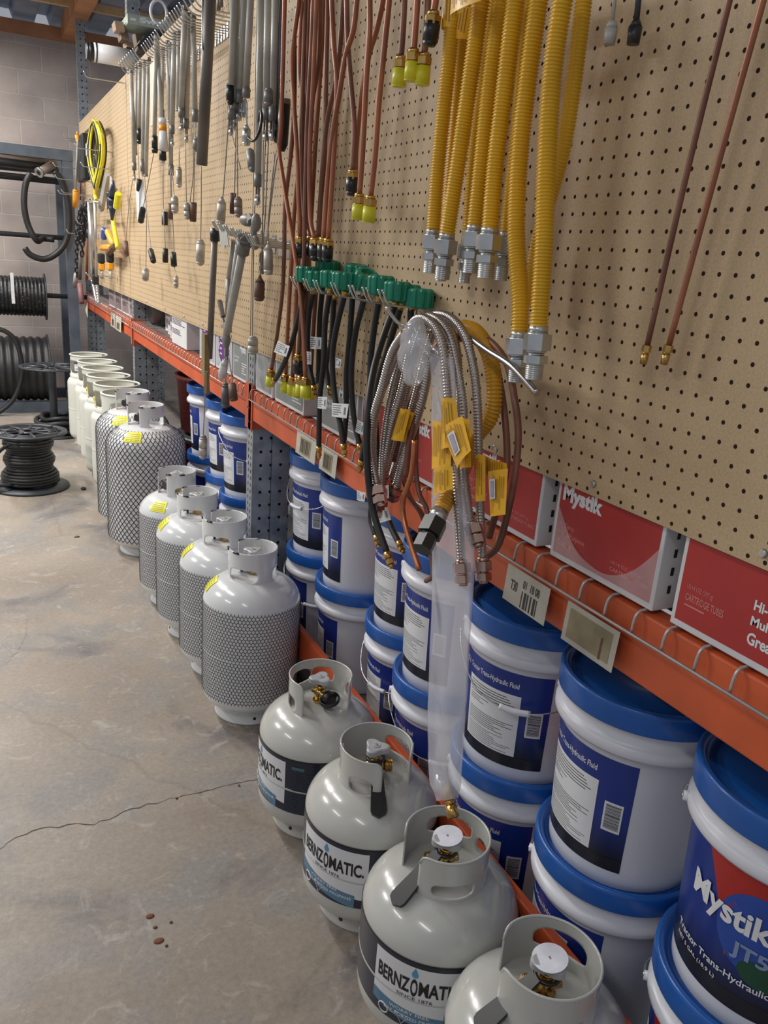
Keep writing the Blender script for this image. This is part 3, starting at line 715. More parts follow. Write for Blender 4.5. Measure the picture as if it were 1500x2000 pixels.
def netted(h):
    big = h > 26; R = 7.25 if big else 6.1; zc = h-4.9 if not big else h-4.6
    hd = 3.6 if not big else 4.2
    t = bpy.data.objects.new('propane_tank', None); COL.objects.link(t); z1 = zc+.35-hd
    tank_body(R, 3.7, z1, hd, 0).build('body', white_net, t)
    footring(4.4 if not big else 5.2, 1.5).build('foot_ring', [white_net, black_plastic], t)
    Rc = 3.0 if not big else 3.3; H = 4.2; half = radians(154); a0 = -half+pi; a1 = half+pi   # opening faces +x here, turned later
    c_ = collar(Rc, zc-.3, H, a0, a1, [(a0+radians(64), 2.0, 1.25, .85), (a0+half+.2, 1.2, 1.2, .8), (a1-radians(52), 1.7, 1.25, .85)], topround((a1-a0)*Rc, H, .45))
    co = c_.build('collar', white_net, t)
    for s in (.35, 2.5, (a1-a0)*Rc-2.6, (a1-a0)*Rc-.5):
        a = a0+s/Rc; cc = Vector((Rc*cos(a), Rc*sin(a), zc-.3+H-.1)); tt = Vector((-sin(a), cos(a), 0))
        MB().tube([cc-tt*.42, cc+tt*.42], .14, 6).build('edge_clip', black_plastic, co)
    v = valve(t, zc+.55, 'knob')
    if not big:
        net = hexnet(lambda z: R if z < z1 else R*max(.05, cos(math.asin(min(1, (z-z1)/hd))))**.72, 3.6, z1+1.0, 84, .42, .033)
    else:
        net = hexnet(lambda z: R+.02 if z < z1 else (R*max(.3, cos(math.asin(min(.99, (z-z1)/hd))))**.72 if z < zc-.2 else 3.6), 3.2, zc+.6, 48, .62, .062, .9)
    net.build('netting', black_net, t, fix=False)
    st = MB(); f = []
    a_c = .42; zz0, zz1 = z1+hd*.42, z1+hd*.80
    def sf(a, b):
        z = zz0+(zz1-zz0)*b; q = math.asin(min(1, (z-z1)/hd)); r_ = R*cos(q)**.72+.05; return Vector((r_*cos(a_c+(a-.5)*.50), r_*sin(a_c+(a-.5)*.50), z+.04))
    st.sheet(sf, 10, 6); 
    for k_ in range(5): st.sheet(lambda a, b: sf(.08+.8*a, .1+.17*k_+.05*b)+Vector((0, 0, .03)), 8, 1, 1)
    st.build('sticker', [yellow_print, mat('olive_print', (.42, .40, .03), .5)], t)
    return t
pn = netted(23.5); pbig = netted(29.3)
def put(o, x, y, rz, lab, first, grp, cat='propane tank'):
    c = o if first else copy_tree(o); c.name = 'propane_tank'; c.location = (x*S, y*S, 0); c.rotation_euler = (0, 0, radians(rz)); return tag(c, lab, cat, grp)
put(pn, -4.8, 88.6, 137, 'white propane tank in black netting, nearest of the netted ones', True, 'netted propane tanks')
put(pn, -5.0, 101.0, 140, 'white propane tank in black netting, second nearest of the netted ones', False, 'netted propane tanks')
put(pn, -5.8, 113.4, 150, 'white propane tank in black netting, third nearest of the netted ones', False, 'netted propane tanks')
put(pn, -6.2, 125.8, 200, 'white propane tank in black netting just in front of the two tall netted tanks', False, 'netted propane tanks')
put(pbig, -6.6, 151.0, 214, 'tall white propane tank wholly in black diamond netting, nearer of two', True, 'tall netted propane tanks')
put(pbig, -6.6, 165.7, 214, 'tall white propane tank wholly in black diamond netting, farther of two', False, 'tall netted propane tanks')
# ================================================================ forklift cylinders
def fork():
    t = bpy.data.objects.new('gas_cylinder', None); COL.objects.link(t); R = 6.1
    tank_body(R, 3.4, 17.6, 3.0, 0, 56).build('body', cream, t)
    footring(4.8, 1.5).build('foot_ring', [cream, black_plastic], t)
    c_ = collar(5.05, 19.3, 6.4, radians(-168), radians(168), [(radians(-95), 2.6, 3.2, 1.7), (0, 2.6, 3.2, 1.7), (radians(100), 2.6, 3.2, 1.7)], None, .14, 130, 22)
    c_.lathe([(5.0+.28*cos(a), 25.75+.22*sin(a)) for a in [2*pi*k/10 for k in range(11)]], 56); c_.lathe([(5.15, 19.0), (5.3, 19.2), (5.3, 20.3), (5.1, 20.5)], 56)
    c_.build('collar', cream, t)
    v = MB().axial((1.4, 0, 20.2), (0, 0, 1), [(0, 1.2, .5, .5, 10, 0), (1.2, 1.7, .9, .9, 12, 0)]).axial((-1.5, .5, 20.2), (0, 0, 1), [(0, 1.0, .45, .4, 10, 0)])
    v.build('valve', brass, t); return t
pf = fork()
FY = [(-6.2, 243), (-5.6, 229.3), (-5.8, 216.9), (-6.0, 204.4), (-5.8, 191.9), (-5.9, 179.3)]
for i, (x, y) in enumerate(FY):
    lab = ['cream gas cylinder with a pale sticker on its collar, farthest in the row', 'cream gas cylinder with a round collar, second farthest in the row', 'cream gas cylinder with a round collar, third farthest in the row', 'cream gas cylinder with a yellow tag in its collar, fourth farthest in the row', 'cream gas cylinder with a yellow tag, second nearest of the round-collared ones', 'cream gas cylinder with a round collar behind the tall netted tanks'][i]
    c = pf if i == 0 else copy_tree(pf); c.name = 'gas_cylinder'; c.location = (x*S, y*S, 0); c.rotation_euler = (0, 0, radians([205, 200, 190, 200, 200, 150][i])); tag(c, lab, 'gas cylinder', 'cream gas cylinders with round collars')
    c['idx'] = i
for c in [o for o in bpy.data.objects if 'idx' in o]:
    i = c['idx']; del c['idx']
    if i in (3, 4):
        s = MB(); s.sheet(lambda a, b: Vector((-5.3, -1.6+1.1*a+.15*sin(7*b), 20.9+2.0*b)), 3, 5).axial((-5.3, -1.1, 22.6), (-1, 0, 0), [(0, .18, .55, .5, 8, 0)])
        q = s.build('tag', mat('yellow_hang_tag', (.80, .66, .02), .4), c); q.rotation_euler = (0, 0, -c.rotation_euler.z+radians(0))
    if i == 0:
        s = MB(); rect(s, cylmap(0, lambda v_: 5.12, .03), -1.6, 1.2, 21.6, 23.4, 0, 6); rect(s, cylmap(0, lambda v_: 5.12, .05), -1.3, .9, 22.9, 23.2, 1, 5); rect(s, cylmap(0, lambda v_: 5.12, .05), -1.3, .9, 21.9, 22.3, 1, 5)
        q = s.build('sticker', [print_white, mat('pale_blue_ink', (.35, .42, .58), .5)], c); q.rotation_euler = (0, 0, radians(232)-c.rotation_euler.z)
# ================================================================ cartons on the shelf
def carton(ya, yb, z1, X, col, text, label, group, rnd, depth=12, lab2=None, z0=39.1):
    t = MB(); mats = [box_white, col, print_white, print_black, box_pink, print_grey]
    t.box(X, X+depth, ya, yb, z0, z1, 0, .06)
    f = lambda u, v: Vector((X-.015, yb-u, z0+v)); g = lambda u, v: Vector((X-.03, yb-u, z0+v)); w = yb-ya; h = z1-z0
    rect(t, f, .28, w-.28, .4, h-.1, 1)
    sd = lambda u, v: Vector((X+u, ya-.015, z0+v))
    text(t, g, w, h, sd)
    o = t.build('carton', mats, None, (X, (ya+yb)/2, z0)); return tag(o, label, 'box', group)
def t_red(first):
    def f(t, g, w, h, sd):
        write(t, 'Mystik', g, .55, .55+w*.40, 3.75, 5.1, 2, .05)
        write(t, 'Hi-Temp', g, .6, 2.1, 2.2, 2.6, 4, .02); write(t, 'Multi-Purpose', g, .6, 3.2, 1.6, 2.05, 4, .02); write(t, 'Grease', g, .6, 2.0, 1.0, 1.45, 4, .02)
        write(t, '10/14 OZ (397 g)', g, w*.60, w*.88, 1.5, 1.75, 4, .01); write(t, 'CARTRIDGE TUBES', g, w*.60, w*.95, 1.1, 1.35, 4, .02)
        for k in range(5): rect(t, lambda u, v: sd(u, v)+Vector((0, -.01, 0)), .9, 1.15, 1.0+k*1.1, 1.5+k*1.1, 3)
    return f
def t_red_near(t, g, w, h, sd):
    write(t, '10/14 OZ (397 g)', g, .75, 2.5, 2.3, 2.65, 4, .01); write(t, 'CARTRIDGE TUBES', g, .75, 3.3, 1.7, 2.12, 4, .02); lines(t, g, .75, 3.0, 1.45, 1.4, 1, 4, random.Random(1), .1)
    write(t, 'Hi-Temp', g, 4.9, 7.2, 2.75, 3.45, 2, .03); write(t, 'Multi-Purpose', g, 4.9, 8.8, 1.95, 2.6, 2, .03); write(t, 'Grease', g, 4.9, 6.9, 1.1, 1.75, 2, .03)
def t_grey(t, g, w, h, sd):
    write(t, 'Mystik', g, w*.5, w*.9, 3.8, 5.1, 2, .04); write(t, 'Hi-Temp Grease', g, .8, w*.42, 3.0, 3.4, 2, .02); write(t, 'with PTFE', g, .8, w*.36, 2.4, 2.8, 2, .02)
    lines(t, g, w*.62, w*.95, 2.6, 1.2, 5, 2, random.Random(2), .13)
    rect(t, lambda u, v: sd(u, v)+Vector((0, -.01, 0)), 2.3, 7.0, 1.5, 3.4, 3); write(t, 'Mystik', lambda u, v: sd(u, v)+Vector((0, -.02, 0)), 2.7, 6.4, 1.9, 3.0, 2, .03)
    rect(t, lambda u, v: sd(u, v)+Vector((0, -.01, 0)), 1.6, 6.6, 4.6, 4.9, 3)
def t_purple(t, g, w, h, sd):
    e = lambda q, k: .35*sin(q*17+k)+.22*sin(q*41+k*2)
    t.sheet(lambda a, b: g(w*.22+w*.62*a+e(b, 1)*(1-a)+e(b, 3)*a, 1.6+e(a, 2)*(1-b)+(h-2.0-1.6)*b), 14, 14, 5)
    r = random.Random(4)
    for k in range(6): v = 2.4+k*.8; rect(t, lambda u, v_: g(u, v_)+Vector((-.01, 0, 0)), w*.28, w*(.38+.1*r.random()), v, v+.25, 2)
def t_white(t, g, w, h, sd):
    r = random.Random(w)
    for q in (.9, .62, .38): lines(t, g, .6, w-.9, h*q, h*q-.8, 4, 3, r, .13)
RND = random.Random(11)
bx = lambda x, y: W(x, y, .35).y
y1l = bx(1304, 1232); y2r, y2l = bx(1270, 1207), bx(1072, 1092); y3r = bx(1044, 1094)
R1 = carton(y1l-11.2, y1l, 48.4, .35, box_red, t_red_near, 'red and white grease carton nearest the camera, under the pegboard edge', 'red cartons on the shelf', RND)
R2 = carton(y2r, y2l, 48.4, .35, box_red, t_red(1), 'red Mystik carton with loose plastic wrap, second from the camera', 'red cartons on the shelf', RND)
w_ = MB()
def wrapf(a, b):
    y = y2l-.1-(y2l-y2r-.2)*a; dip = .5+3.2*(abs(a-.5)*2)**2.2
    return Vector((.28-.05*sin(a*19+b*3), y, 39.3+dip*b))
w_.sheet(wrapf, 30, 6); w_.build('plastic_wrap', mat('clear_wrap', (.8, .74, .76), .15, 0, .02, 30, alpha=.32, coat=1), R2).location = -R2.location
R3 = carton(y3r, y3r+9.6, 48.4, .3, box_red, t_red(1), 'red Mystik carton behind the yellow tagged steel tubes', 'red cartons on the shelf', RND)
R4 = carton(y3r+10.6, y3r+20.0, 48.4, .3, box_red, t_red(1), 'red carton behind the looped copper tubes, with worn white lower edge', 'red cartons on the shelf', RND)
R5 = carton(y3r+21.0, 70.5, 48.4, .3, box_red, t_red(1), 'narrow red carton behind the black hoses', 'red cartons on the shelf', RND)
G1 = carton(71.5, 81.0, 48.6, .3, box_grey, t_grey, 'grey carton behind the black regulator hoses', 'grey cartons on the shelf', RND)
G2 = carton(86.6, 97.0, 48.2, .3, box_grey, t_grey, 'grey carton with a printed side under the yellow capped copper tubes', 'grey cartons on the shelf', RND)
G3 = carton(98.2, 105.2, 48.2, .3, box_grey, lambda *a: None, 'grey plastic-wrapped carton right of the middle post', 'grey cartons on the shelf', RND)
w_ = MB(); w_.sheet(lambda a, b: Vector((.22-.10*sin(a*11+b*5)-.07*sin(b*23+a*4), 105.1-6.8*a, 39.3+8*b)), 30, 24); w_.build('plastic_wrap', mat('clear_wrap2', (.85, .86, .88), .12, 0, .02, 30, alpha=.25, coat=1), G3).location = -G3.location
carton(109.4, 116.6, 47.8, .3, box_grey, t_grey, 'grey carton left of the middle post', 'grey cartons on the shelf', RND)
carton(117.6, 126.6, 47.8, .3, mat('grey_white_print', (.42, .44, .45), .5), t_purple, 'white carton with a purple splash of print, nearer of two', 'purple printed cartons', RND).data.materials[5] = box_purple
carton(127.4, 137.6, 47.8, .3, mat('grey_white_print', (.42, .44, .45), .5), t_purple, 'white carton with a purple splash of print, farther of two', 'purple printed cartons', RND).data.materials[5] = box_purple
ys = [W(x, y, .4).y for x, y in ((366, 690), (334, 668), (320, 658), (306, 650), (292, 640))]
for i in range(4): carton(ys[i]+.3, ys[i+1]-1.2, 46.6-.7*(i % 2), .35+1.1*i, (box_white, mat('carton_light_grey', (.46, .45, .46), .6), mat('carton_pale_grey', (.52, .51, .52), .6), mat('carton_light_grey', (.46, .45, .46), .6))[i], t_white, 'white text-covered carton, %s past the purple cartons' % ORD[i], 'white cartons with printed lines', RND, 12)  # cartons past the first get greyer tints so neighbours stand apart
ys = [W(x, y, .4).y for x, y in ((257, 600), (246, 597), (232, 590), (219, 583), (207, 577))]
for i in range(4): carton(ys[i]+.4, ys[i+1]-.4, 47.0, 1.2, mat('brown_grey_carton', (.22, .17, .17), .6), t_white, 'brown-grey carton with faint print at the far end, %s from the far post' % ORD[3-i], 'brown-grey cartons at the far end', RND, 12)
ya = W(306, 640, .4).y+1; ya = max(ya, ys[0]-30)
b = MB(); b.lathe([(0.01, 0), (5, 0), (5.2, .3), (5.6, 8.5), (5.8, 8.8), (5.5, 9.0), (.01, 9.0)], 32); tag(b.build('tub', black_plastic, None), 'black round tub on the shelf between white and brown cartons', 'tub').location = Vector((8, (ys[0]+W(292, 632, .4).y)/2, 39.1))*S
# totes on the lower level behind the far bucket row
def tote(x, y, z, w, l, h, m, lab, lid=None, sheet_=False):
    t = thing('plastic_tote', (x, y, z), lab, 'tote')
    b = MB(); b.lathe([(0.01, .1), (w*.86, .1), (w*.9, .3), (w, h-.8), (w+.4, h-.8), (w+.4, h), (w-.2, h)], 28); b.build('tub', m, t)
    if lid: MB().lathe([(w+.5, h-.7), (w+.6, h), (w+.2, h+.4), (.01, h+.8)], 28).build('lid', lid, t)
    if sheet_:
        s = MB(); f = cylmap(radians(238), lambda v: w*.96, .12); rect(s, f, -3.2, 3.2, h*.25, h*.8, 0, 8); f = cylmap(radians(238), lambda v: w*.96, .16); rect(s, f, -2.4, 1.8, h*.5, h*.7, 1, 6); lines(s, f, -2.6, 2.4, h*.44, h*.3, 4, 2, random.Random(8), .3, 3)
        s.build('sticker', [print_white, print_black, red_print], t)
    return t
tote(14, 175, 18.0, 9.6, 12, 12.5, dark_red, 'dark red round tote with a white label behind the far oil buckets', None, True)
tote(14, 175, 3.36, 9.8, 12, 13.6, red_plastic, 'bright red tub with black rim below the dark red tote', black_plastic)
# ================================================================ things hanging on the pegboard
def PW(pts, X):
    """points given as sight lines plus their distance from the board"""
    out = []
    for p_ in pts:
        x_ = p_[2] if len(p_) > 2 else X; out.append(W(p_[0], p_[1], x_))
    return out
def hang(name, mb_parts, label, cat, group, origin):
    """mb_parts: list of (name, MB, mats[, children])"""
    t = thing(name, origin, label, cat, group)
    for part in mb_parts:
        o = part[1].build(part[0], part[2], t); o.location = -Vector(origin)*S
        if len(part) > 3:
            for sub in part[3]: sub[1].build(sub[0], sub[2], o)
    return t
def end_dir(P): return (P[-1]-P[-2]).normalized()

# ---------- yellow corrugated gas hoses
def yhose(pts, X, r, label, fit=True, top_sleeve=None, grp='yellow corrugated gas hoses', low=None):
    P = PW(pts, X); h = MB().corr(P, r, r*.12, .19, 12); d = end_dir(smooth(P, 6)); e = P[-1]
    parts = [('hose', h, yellow)]
    if fit:
        d2 = (d+Vector((0, 0, -1.5))).normalized()
        f = MB().axial(e-d2*.15, d2, [(0, .35, r*1.05, r*1.1, 20, 0), (.35, .5, r*1.1, r*1.35, 20, 0), (.45, 1.35, r*1.62, r*1.62, 6, 0), (1.35, 1.5, r*1.2, r*1.1, 16, 0), (1.5, 1.65, r*.9, r*.9, 16, 0), (1.65, 2.1, r*1.38, r*1.38, 6, 0), (2.1, 2.2, r*1.0, r*1.0, 16, 0)])
        for k in range(7): f.axial(e+d2*(2.05+k*.12), d2, [(0, .06, r*.98, r*1.06, 18, 0), (.06, .12, r*1.06, r*.98, 18, 0)])
        parts.append(('fitting', f, zinc))
    return hang('gas_hose', parts, label, 'hose', grp, e)
YL = [
 ([(884, -40), (882, 60), (868, 200), (855, 330), (846, 452)], -3.2, .49, 'leftmost yellow gas hose, its fitting over the pegboard holes'),
 ([(912, -40), (902, 90), (886, 280), (868, 470)], -1.7, .41, 'yellow gas hose half hidden behind the two leftmost ones'),
 ([(946, -40), (935, 40), (915, 180), (893, 330), (873, 460)], -4.0, .51, 'second large yellow gas hose from the left with a grey fitting'),
 ([(972, -40), (945, 140), (925, 300), (913, 470)], -1.8, .41, 'dull yellow gas hose behind the third large one'),
 ([(985, -40), (958, 150), (940, 320), (927, 444)], -3.4, .50, 'third large yellow gas hose from the left'),
 ([(1012, -40), (985, 180), (968, 320), (957, 449)], -4.2, .51, 'fourth large yellow gas hose from the left'),
 ([(1040, -40), (1027, 40), (1010, 250), (995, 390), (988, 457)], -2.2, .41, 'thin yellow gas hose between two large ones, short fitting'),
 ([(1058, -40), (1032, 150), (1015, 300), (1008, 450), (1016, 590), (1015, 652)], -3.8, .51, 'long yellow gas hose with a low purple-tinted fitting, left of two long ones'),
 ([(1105, -40), (1078, 150), (1066, 350), (1062, 480), (1052, 642)], -4.2, .51, 'long yellow gas hose ending in a bright fitting, right of two long ones'),
]
for pts, X, r, lab in YL: yhose(pts, X, r, lab)
yhose([(1145, -40), (1118, 180), (1098, 300), (1070, 400), (1045, 500), (1036, 600)], -1.9, .44, 'rightmost yellow gas hose, its lower end tucked behind the two long ones', fit=False)
# paper sleeves at their tops
def ptag(name, fn, label, cat='tag', grp=None, nu=14, nv=10, m=None, pr=True, org=None):
    mb = MB().sheet(fn, nu, nv)
    if pr:
        r = random.Random(len(label))
        nrm = Vector((-.05, -.02, 0))
        for k in range(9): 
            u0 = .12+.09*k; v0 = r.uniform(.05, .2); v1 = r.uniform(.6, .95)
            mb.sheet(lambda a, b: fn(u0+.025*a, v0+(v1-v0)*b)+nrm, 1, nv, 1)
    o = fn(.5, .5); ob = mb.build(name, [m or yellow_tag, mat('tag_ink', (.32, .17, .02), .5)], None, o); return tag(ob, label, cat, grp)
def around(p0, p1, r, a0, a1, flare=0):
    p0, p1 = Vector(p0), Vector(p1)
    return lambda u, v: p0.lerp(p1, v)+Vector((-(r+flare*v)*sin(a0+(a1-a0)*u), -(r+flare*v)*cos(a0+(a1-a0)*u), 0))
ptag('sleeve_tag', around(W(885, -30, -3.2), W(880, 57, -3.2), .62, -.6, pi+.4), 'thin yellow paper sleeve round the top of the leftmost yellow hose', 'tag', 'yellow paper tags on the gas hoses')
a_, b_ = W(883, -20, -5.4), W(952, 22, -5.4)
ptag('sleeve_tag', lambda u, v: Vector((-5.4-.5*sin(pi*u), a_.y+(b_.y-a_.y)*u, W(900, -30+50*v+6*sin(pi*u), -5.4).z)), 'wide yellow paper tag across the tops of the gas hoses, cut by the picture top', 'tag', 'yellow paper tags on the gas hoses')
ptag('sleeve_tag', around(W(912, 20, -2.4), W(902, 82, -2.4), .75, 0, pi), 'curled yellow paper tag between the first two large hoses', 'tag', 'yellow paper tags on the gas hoses')

# ---------- copper tubes
CT = [
 ([(556, -40), (556, 0), (549, 240), (545, 293), (556, 370), (572, 470), (585, 560), (592, 640), (597, 738)], -4.2, 'Y', copper),
 ([(586, -40), (583, 10), (571, 110), (574, 200), (580, 300), (586, 464)], -3.6, 'B', copper),
 ([(575, 60), (575, 200), (569, 293), (557, 400), (555, 500), (551, 575), (540, 663), (530, 722)], -3.0, 'Y', copper_dark),
 ([(591, -40), (590, 0), (586, 120), (592, 250), (576, 400), (570, 500), (562, 640), (558, 732)], -2.6, 'Y', copper),
 ([(598, -40), (597, 0), (592, 150), (589, 300), (594, 420), (606, 464)], -3.0, 'B', copper_dark),
 ([(606, -40), (605, 0), (600, 150), (597, 300), (590, 420), (580, 560), (571, 737)], -2.2, 'Y', copper),
 ([(613, -40), (612, 0), (608, 100), (600, 250), (596, 400), (592, 560), (583, 693)], -3.8, 'B', copper_dark),
 ([(620, -40), (618, 0), (612, 150), (605, 300), (606, 420), (614, 467)], -3.6, 'B', copper),
 ([(627, -40), (625, 0), (622, 120), (610, 200), (604, 300), (600, 420), (598, 560), (588, 736)], -2.8, 'Y', copper_dark),
 ([(633, -40), (632, 0), (628, 100), (618, 250), (612, 350), (605, 480), (600, 600), (582, 741)], -1.8, 'Y', copper),
 ([(641, -40), (640, 0), (637, 150), (634, 300), (626, 400), (620, 520), (612, 640), (606, 744)], -1.8, 'Y', copper_dark),
 ([(650, -40), (648, 0), (652, 90), (658, 160), (655, 250), (649, 350), (641, 468)], -3.4, 'B', copper),
 ([(674, -40), (671, 0), (664, 90), (655, 160), (640, 230), (632, 300), (625, 400), (621, 464)], -2.6, 'B', copper_dark),
 ([(701, -40), (697, 0), (690, 60), (675, 110), (660, 200), (650, 260), (640, 350), (632, 466)], -3.6, 'B', copper),
 ([(677, -40), (677, 0), (679, 80), (685, 160), (692, 250), (689, 334)], -3.4, 'B', copper_dark),
 ([(750, -40), (748, 0), (735, 60), (720, 110), (705, 200), (696, 280), (694, 336)], -2.6, 'B', copper),
 ([(722, -40), (722, 0), (722, 60), (718, 120), (714, 180), (708, 300), (702, 380)], -3.6, 'Y', copper),
 ([(762, -40), (760, 0), (750, 100), (740, 200), (733, 300), (724, 384)], -3.6, 'Y', copper),
 ([(792, -40), (790, 0), (787, 60), (783, 112)], -3.0, 'Y', copper_dark),
 ([(816, -40), (815, 0), (811, 60), (808, 98)], -3.6, 'Y', copper),
 ([(838, -40), (836, 0), (833, 60), (829, 106)], -3.0, 'Y', copper_dark),
 ([(854, -40), (851, 0), (847, 24)], -4.4, 'B', copper),
]
def copper_tube(pts, X, kind, m, label, r=.235):
    P = PW(pts, X); e = P[-1]; t = MB().tube(smooth(P, 6), r, 10); d = Vector((0, (P[-1]-P[-2]).normalized().y*.5, -1)).normalized()
    parts = [('tube', t, m)]
    nut = MB().axial(e-d*.1, d, [(0, .3, .38, .44, 12, 0), (.3, .8, .58, .58, 6, 0), (.8, .95, .46, .42, 12, 0)])
    parts.append(('flare_nut', nut, brass))
    c = MB()
    if kind == 'Y': c.axial(e+d*.75, d, [(0, .08, .48, .54, 16, 0), (.08, 1.2, .54, .56, 16, 0), (1.2, 1.26, .56, .5, 16, 0)]); parts.append(('cap', c, yellow_cap))
    elif kind == 'B': c.axial(e+d*.45, d, [(0, .12, .46, .56, 16, 0), (.12, 1.25, .56, .54, 10, 0), (1.25, 1.55, .54, .36, 10, 0)]); parts.append(('cap', c, black_plastic))
    return hang('copper_tube', parts, label, 'copper tube', 'copper tubes on the pegboard', e)
pos = {}
order = sorted(range(len(CT)), key=lambda i: CT[i][0][-1][0])
cnt = {}
for rank, i in enumerate(order):
    pts, X, k, m = CT[i]; e = pts[-1]
    zone = 'ending low over the grey carton' if e[1] > 650 else 'ending just above the green nuts' if e[1] > 440 else 'hanging free at mid height' if e[1] > 300 else 'ending near the picture top'
    key = (zone, k); cnt[key] = cnt.get(key, 0)+1
    copper_tube(pts, X, k, m, '%s-capped copper tube %s, %s from left' % ('yellow' if k == 'Y' else 'black', zone, ORD[cnt[key]-1]))
# the two thin tubes near the camera, and two short ends at the top
for pts, m, lab in (([(1437, -50), (1425, 0), (1340, 345), (1264, 676)], copper_dark, 'thin copper tube with a small dull brass flare nut, left one of the near pair'), ([(1502, -50), (1491, 0), (1400, 330), (1306, 676)], copper, 'thin copper tube with a small bright brass flare nut, right one of the near pair')):
    P = PW(pts, -1.2); e = P[-1]; d = (P[-1]-P[-2]).normalized()
    hang('copper_tube', [('tube', MB().tube(smooth(P, 6), .155, 12), m), ('flare_nut', MB().axial(e-d*.05, d, [(0, .35, .25, .25, 6, 0), (.35, .45, .17, .17, 12, 0), (.45, 1.0, .21, .19, 14, 0)]), brass)], lab, 'copper tube', 'thin copper tubes near the camera', e)
P = PW([(1205, -50), (1196, 42)], -1.6); e = P[-1]
hang('metal_tube', [('tube', MB().rod(P[0], P[1], .11, 8), galv), ('fitting', MB().axial(e, (0, 0, -1), [(0, .35, .22, .34, 12, 0), (.35, 1.1, .36, .30, 12, 0)]), galv)], 'short grey tube end with a metal fitting at the top, left of the black one', 'tube', None, e)
P = PW([(1252, -50), (1243, 40)], -1.6); e = P[-1]
hang('metal_tube', [('tube', MB().rod(P[0], P[1], .15, 8), steel_dark), ('cap', MB().axial(e, (0, 0, -1), [(0, .3, .2, .34, 12, 0), (.3, 1.1, .36, .32, 12, 0)]), black_plastic)], 'short dark tube end with a black cap at the top, right of the grey one', 'tube', None, e)

# ---------- green-nut hoses on twin prong hooks
def twin_hook(y, z, L, label, grp, gap=.9, upt=.9, r=.11):
    h = MB(); z0 = z
    for s in (-gap/2, gap/2):
        h.tube(smooth([(0, y+s, z0), (-L*.5, y+s, z0), (-L, y+s, z0+.05), (-L-.5, y+s, z0+.35), (-L-.9, y+s, z0+upt)], 4), r, 8)
        h.ell((-L-.92, y+s, z0+upt+.03), r*1.35, r*1.35, r*1.35, 5)
    h.box(-.12, 0, y-gap/2-.3, y+gap/2+.3, z0-1.6, z0+.5)
    return tag(h.build('twin_hook', zinc, None, (0, y, z0)), label, 'hook', grp)
ZG = 53.75
tips = [(567, 576), (592, 601), (611, 621), (644, 658), (680, 692), (707, 719), (737, 751)]
for i, (xa, xb) in enumerate(tips):
    p_ = W((xa+xb)/2, 540+i*4, -4.6); twin_hook(p_.y, ZG, 3.7, 'bright twin prong hook under the green nuts, %s from the left' % ORD[i], 'twin prong hooks holding green-nut hoses', .8, 1.1, .085)
GN = [ # nut centre, distance from board, tilt, hose path, brass end?, tags
 ((600, 536), -3.7, 0, [(594, 566), (583, 620), (567, 679), (548, 724), (537, 742)], 'first from the left'),
 ((618, 545), -3.2, 0, [(614, 566), (604, 609), (601, 663), (603, 708), (613, 758)], 'second from the left'),
 ((640, 523), -1.2, .1, [(631, 559), (625, 620), (623, 687), (622, 752)], 'raised behind the third'),
 ((648, 545), -3.2, 0, [(644, 572), (635, 633), (633, 700), (625, 775), (623, 857), (623, 876)], 'third from the left with brass in its top'),
 ((672, 549), -3.4, 0, [(674, 580), (657, 641), (649, 700), (653, 767), (665, 830), (671, 872)], 'fourth from the left'),
 ((695, 533), -1.2, .1, [(689, 575), (684, 647), (677, 727), (676, 807), (672, 862)], 'upper one standing behind the fourth'),
 ((714, 547), -1.8, .5, [(709, 592), (695, 647), (687, 713), (687, 767), (692, 820), (703, 872)], 'tilted one in the middle'),
 ((744, 557), -3.2, 0, [(740, 590), (732, 633), (724, 700), (722, 780), (716, 850), (706, 902)], 'with a brass core, right of the tilted one'),
 ((776, 569), -2.6, 0, [(771, 600), (748, 660, -4), (729, 727, -6), (719, 793, -7.2), (716, 860, -7.6), (720, 940, -7.6), (731, 1007, -7.4), (757, 1084, -7.2)], 'third from the right'),
 ((795, 574), -1.4, 0, [(779, 612), (756, 687), (740, 740), (733, 800), (738, 900), (745, 965), (760, 1020), (780, 1062)], 'second from the right'),
 ((820, 583), -1.2, 0, [(803, 606), (800, 640), (785, 700), (770, 760), (745, 900), (724, 1000), (735, 1050)], 'rightmost'),
 ((660, 556), -2.0, 0, [(652, 590), (647, 668), (637, 713), (644, 758)], 'small and mostly hidden between the third and fourth'),
]
def green_nut(c, tilt, rb=1.08, h=1.55):
    n = 60; m = MB(); vs = []
    zz = [(-.5, .80), (-.42, .96), (-.05, 1.0), (.36, 1.0), (.44, .93), (.5, .80)]
    T = Matrix.Rotation(tilt, 3, 'X')
    for z, k in zz:
        for i in range(n):
            a = 2*pi*i/n; r = rb*k*(1+.055*(1 if cos(10*a) > .1 else -1)); vs.append(c+T@Vector((r*cos(a), r*sin(a), z*h)))
    for i in range(n): a = 2*pi*i/n; vs.append(c+T@Vector((rb*.55*cos(a), rb*.55*sin(a), .5*h)))
    for i in range(n): a = 2*pi*i/n; vs.append(c+T@Vector((rb*.5*cos(a), rb*.5*sin(a), .32*h)))
    N = len(zz)+2
    fs = [(j*n+i, j*n+(i+1) % n, (j+1)*n+(i+1) % n, (j+1)*n+i) for j in range(N-1) for i in range(n)]+[tuple(range(n)), tuple(range((N-1)*n, N*n))]
    m.add(vs, fs); return m
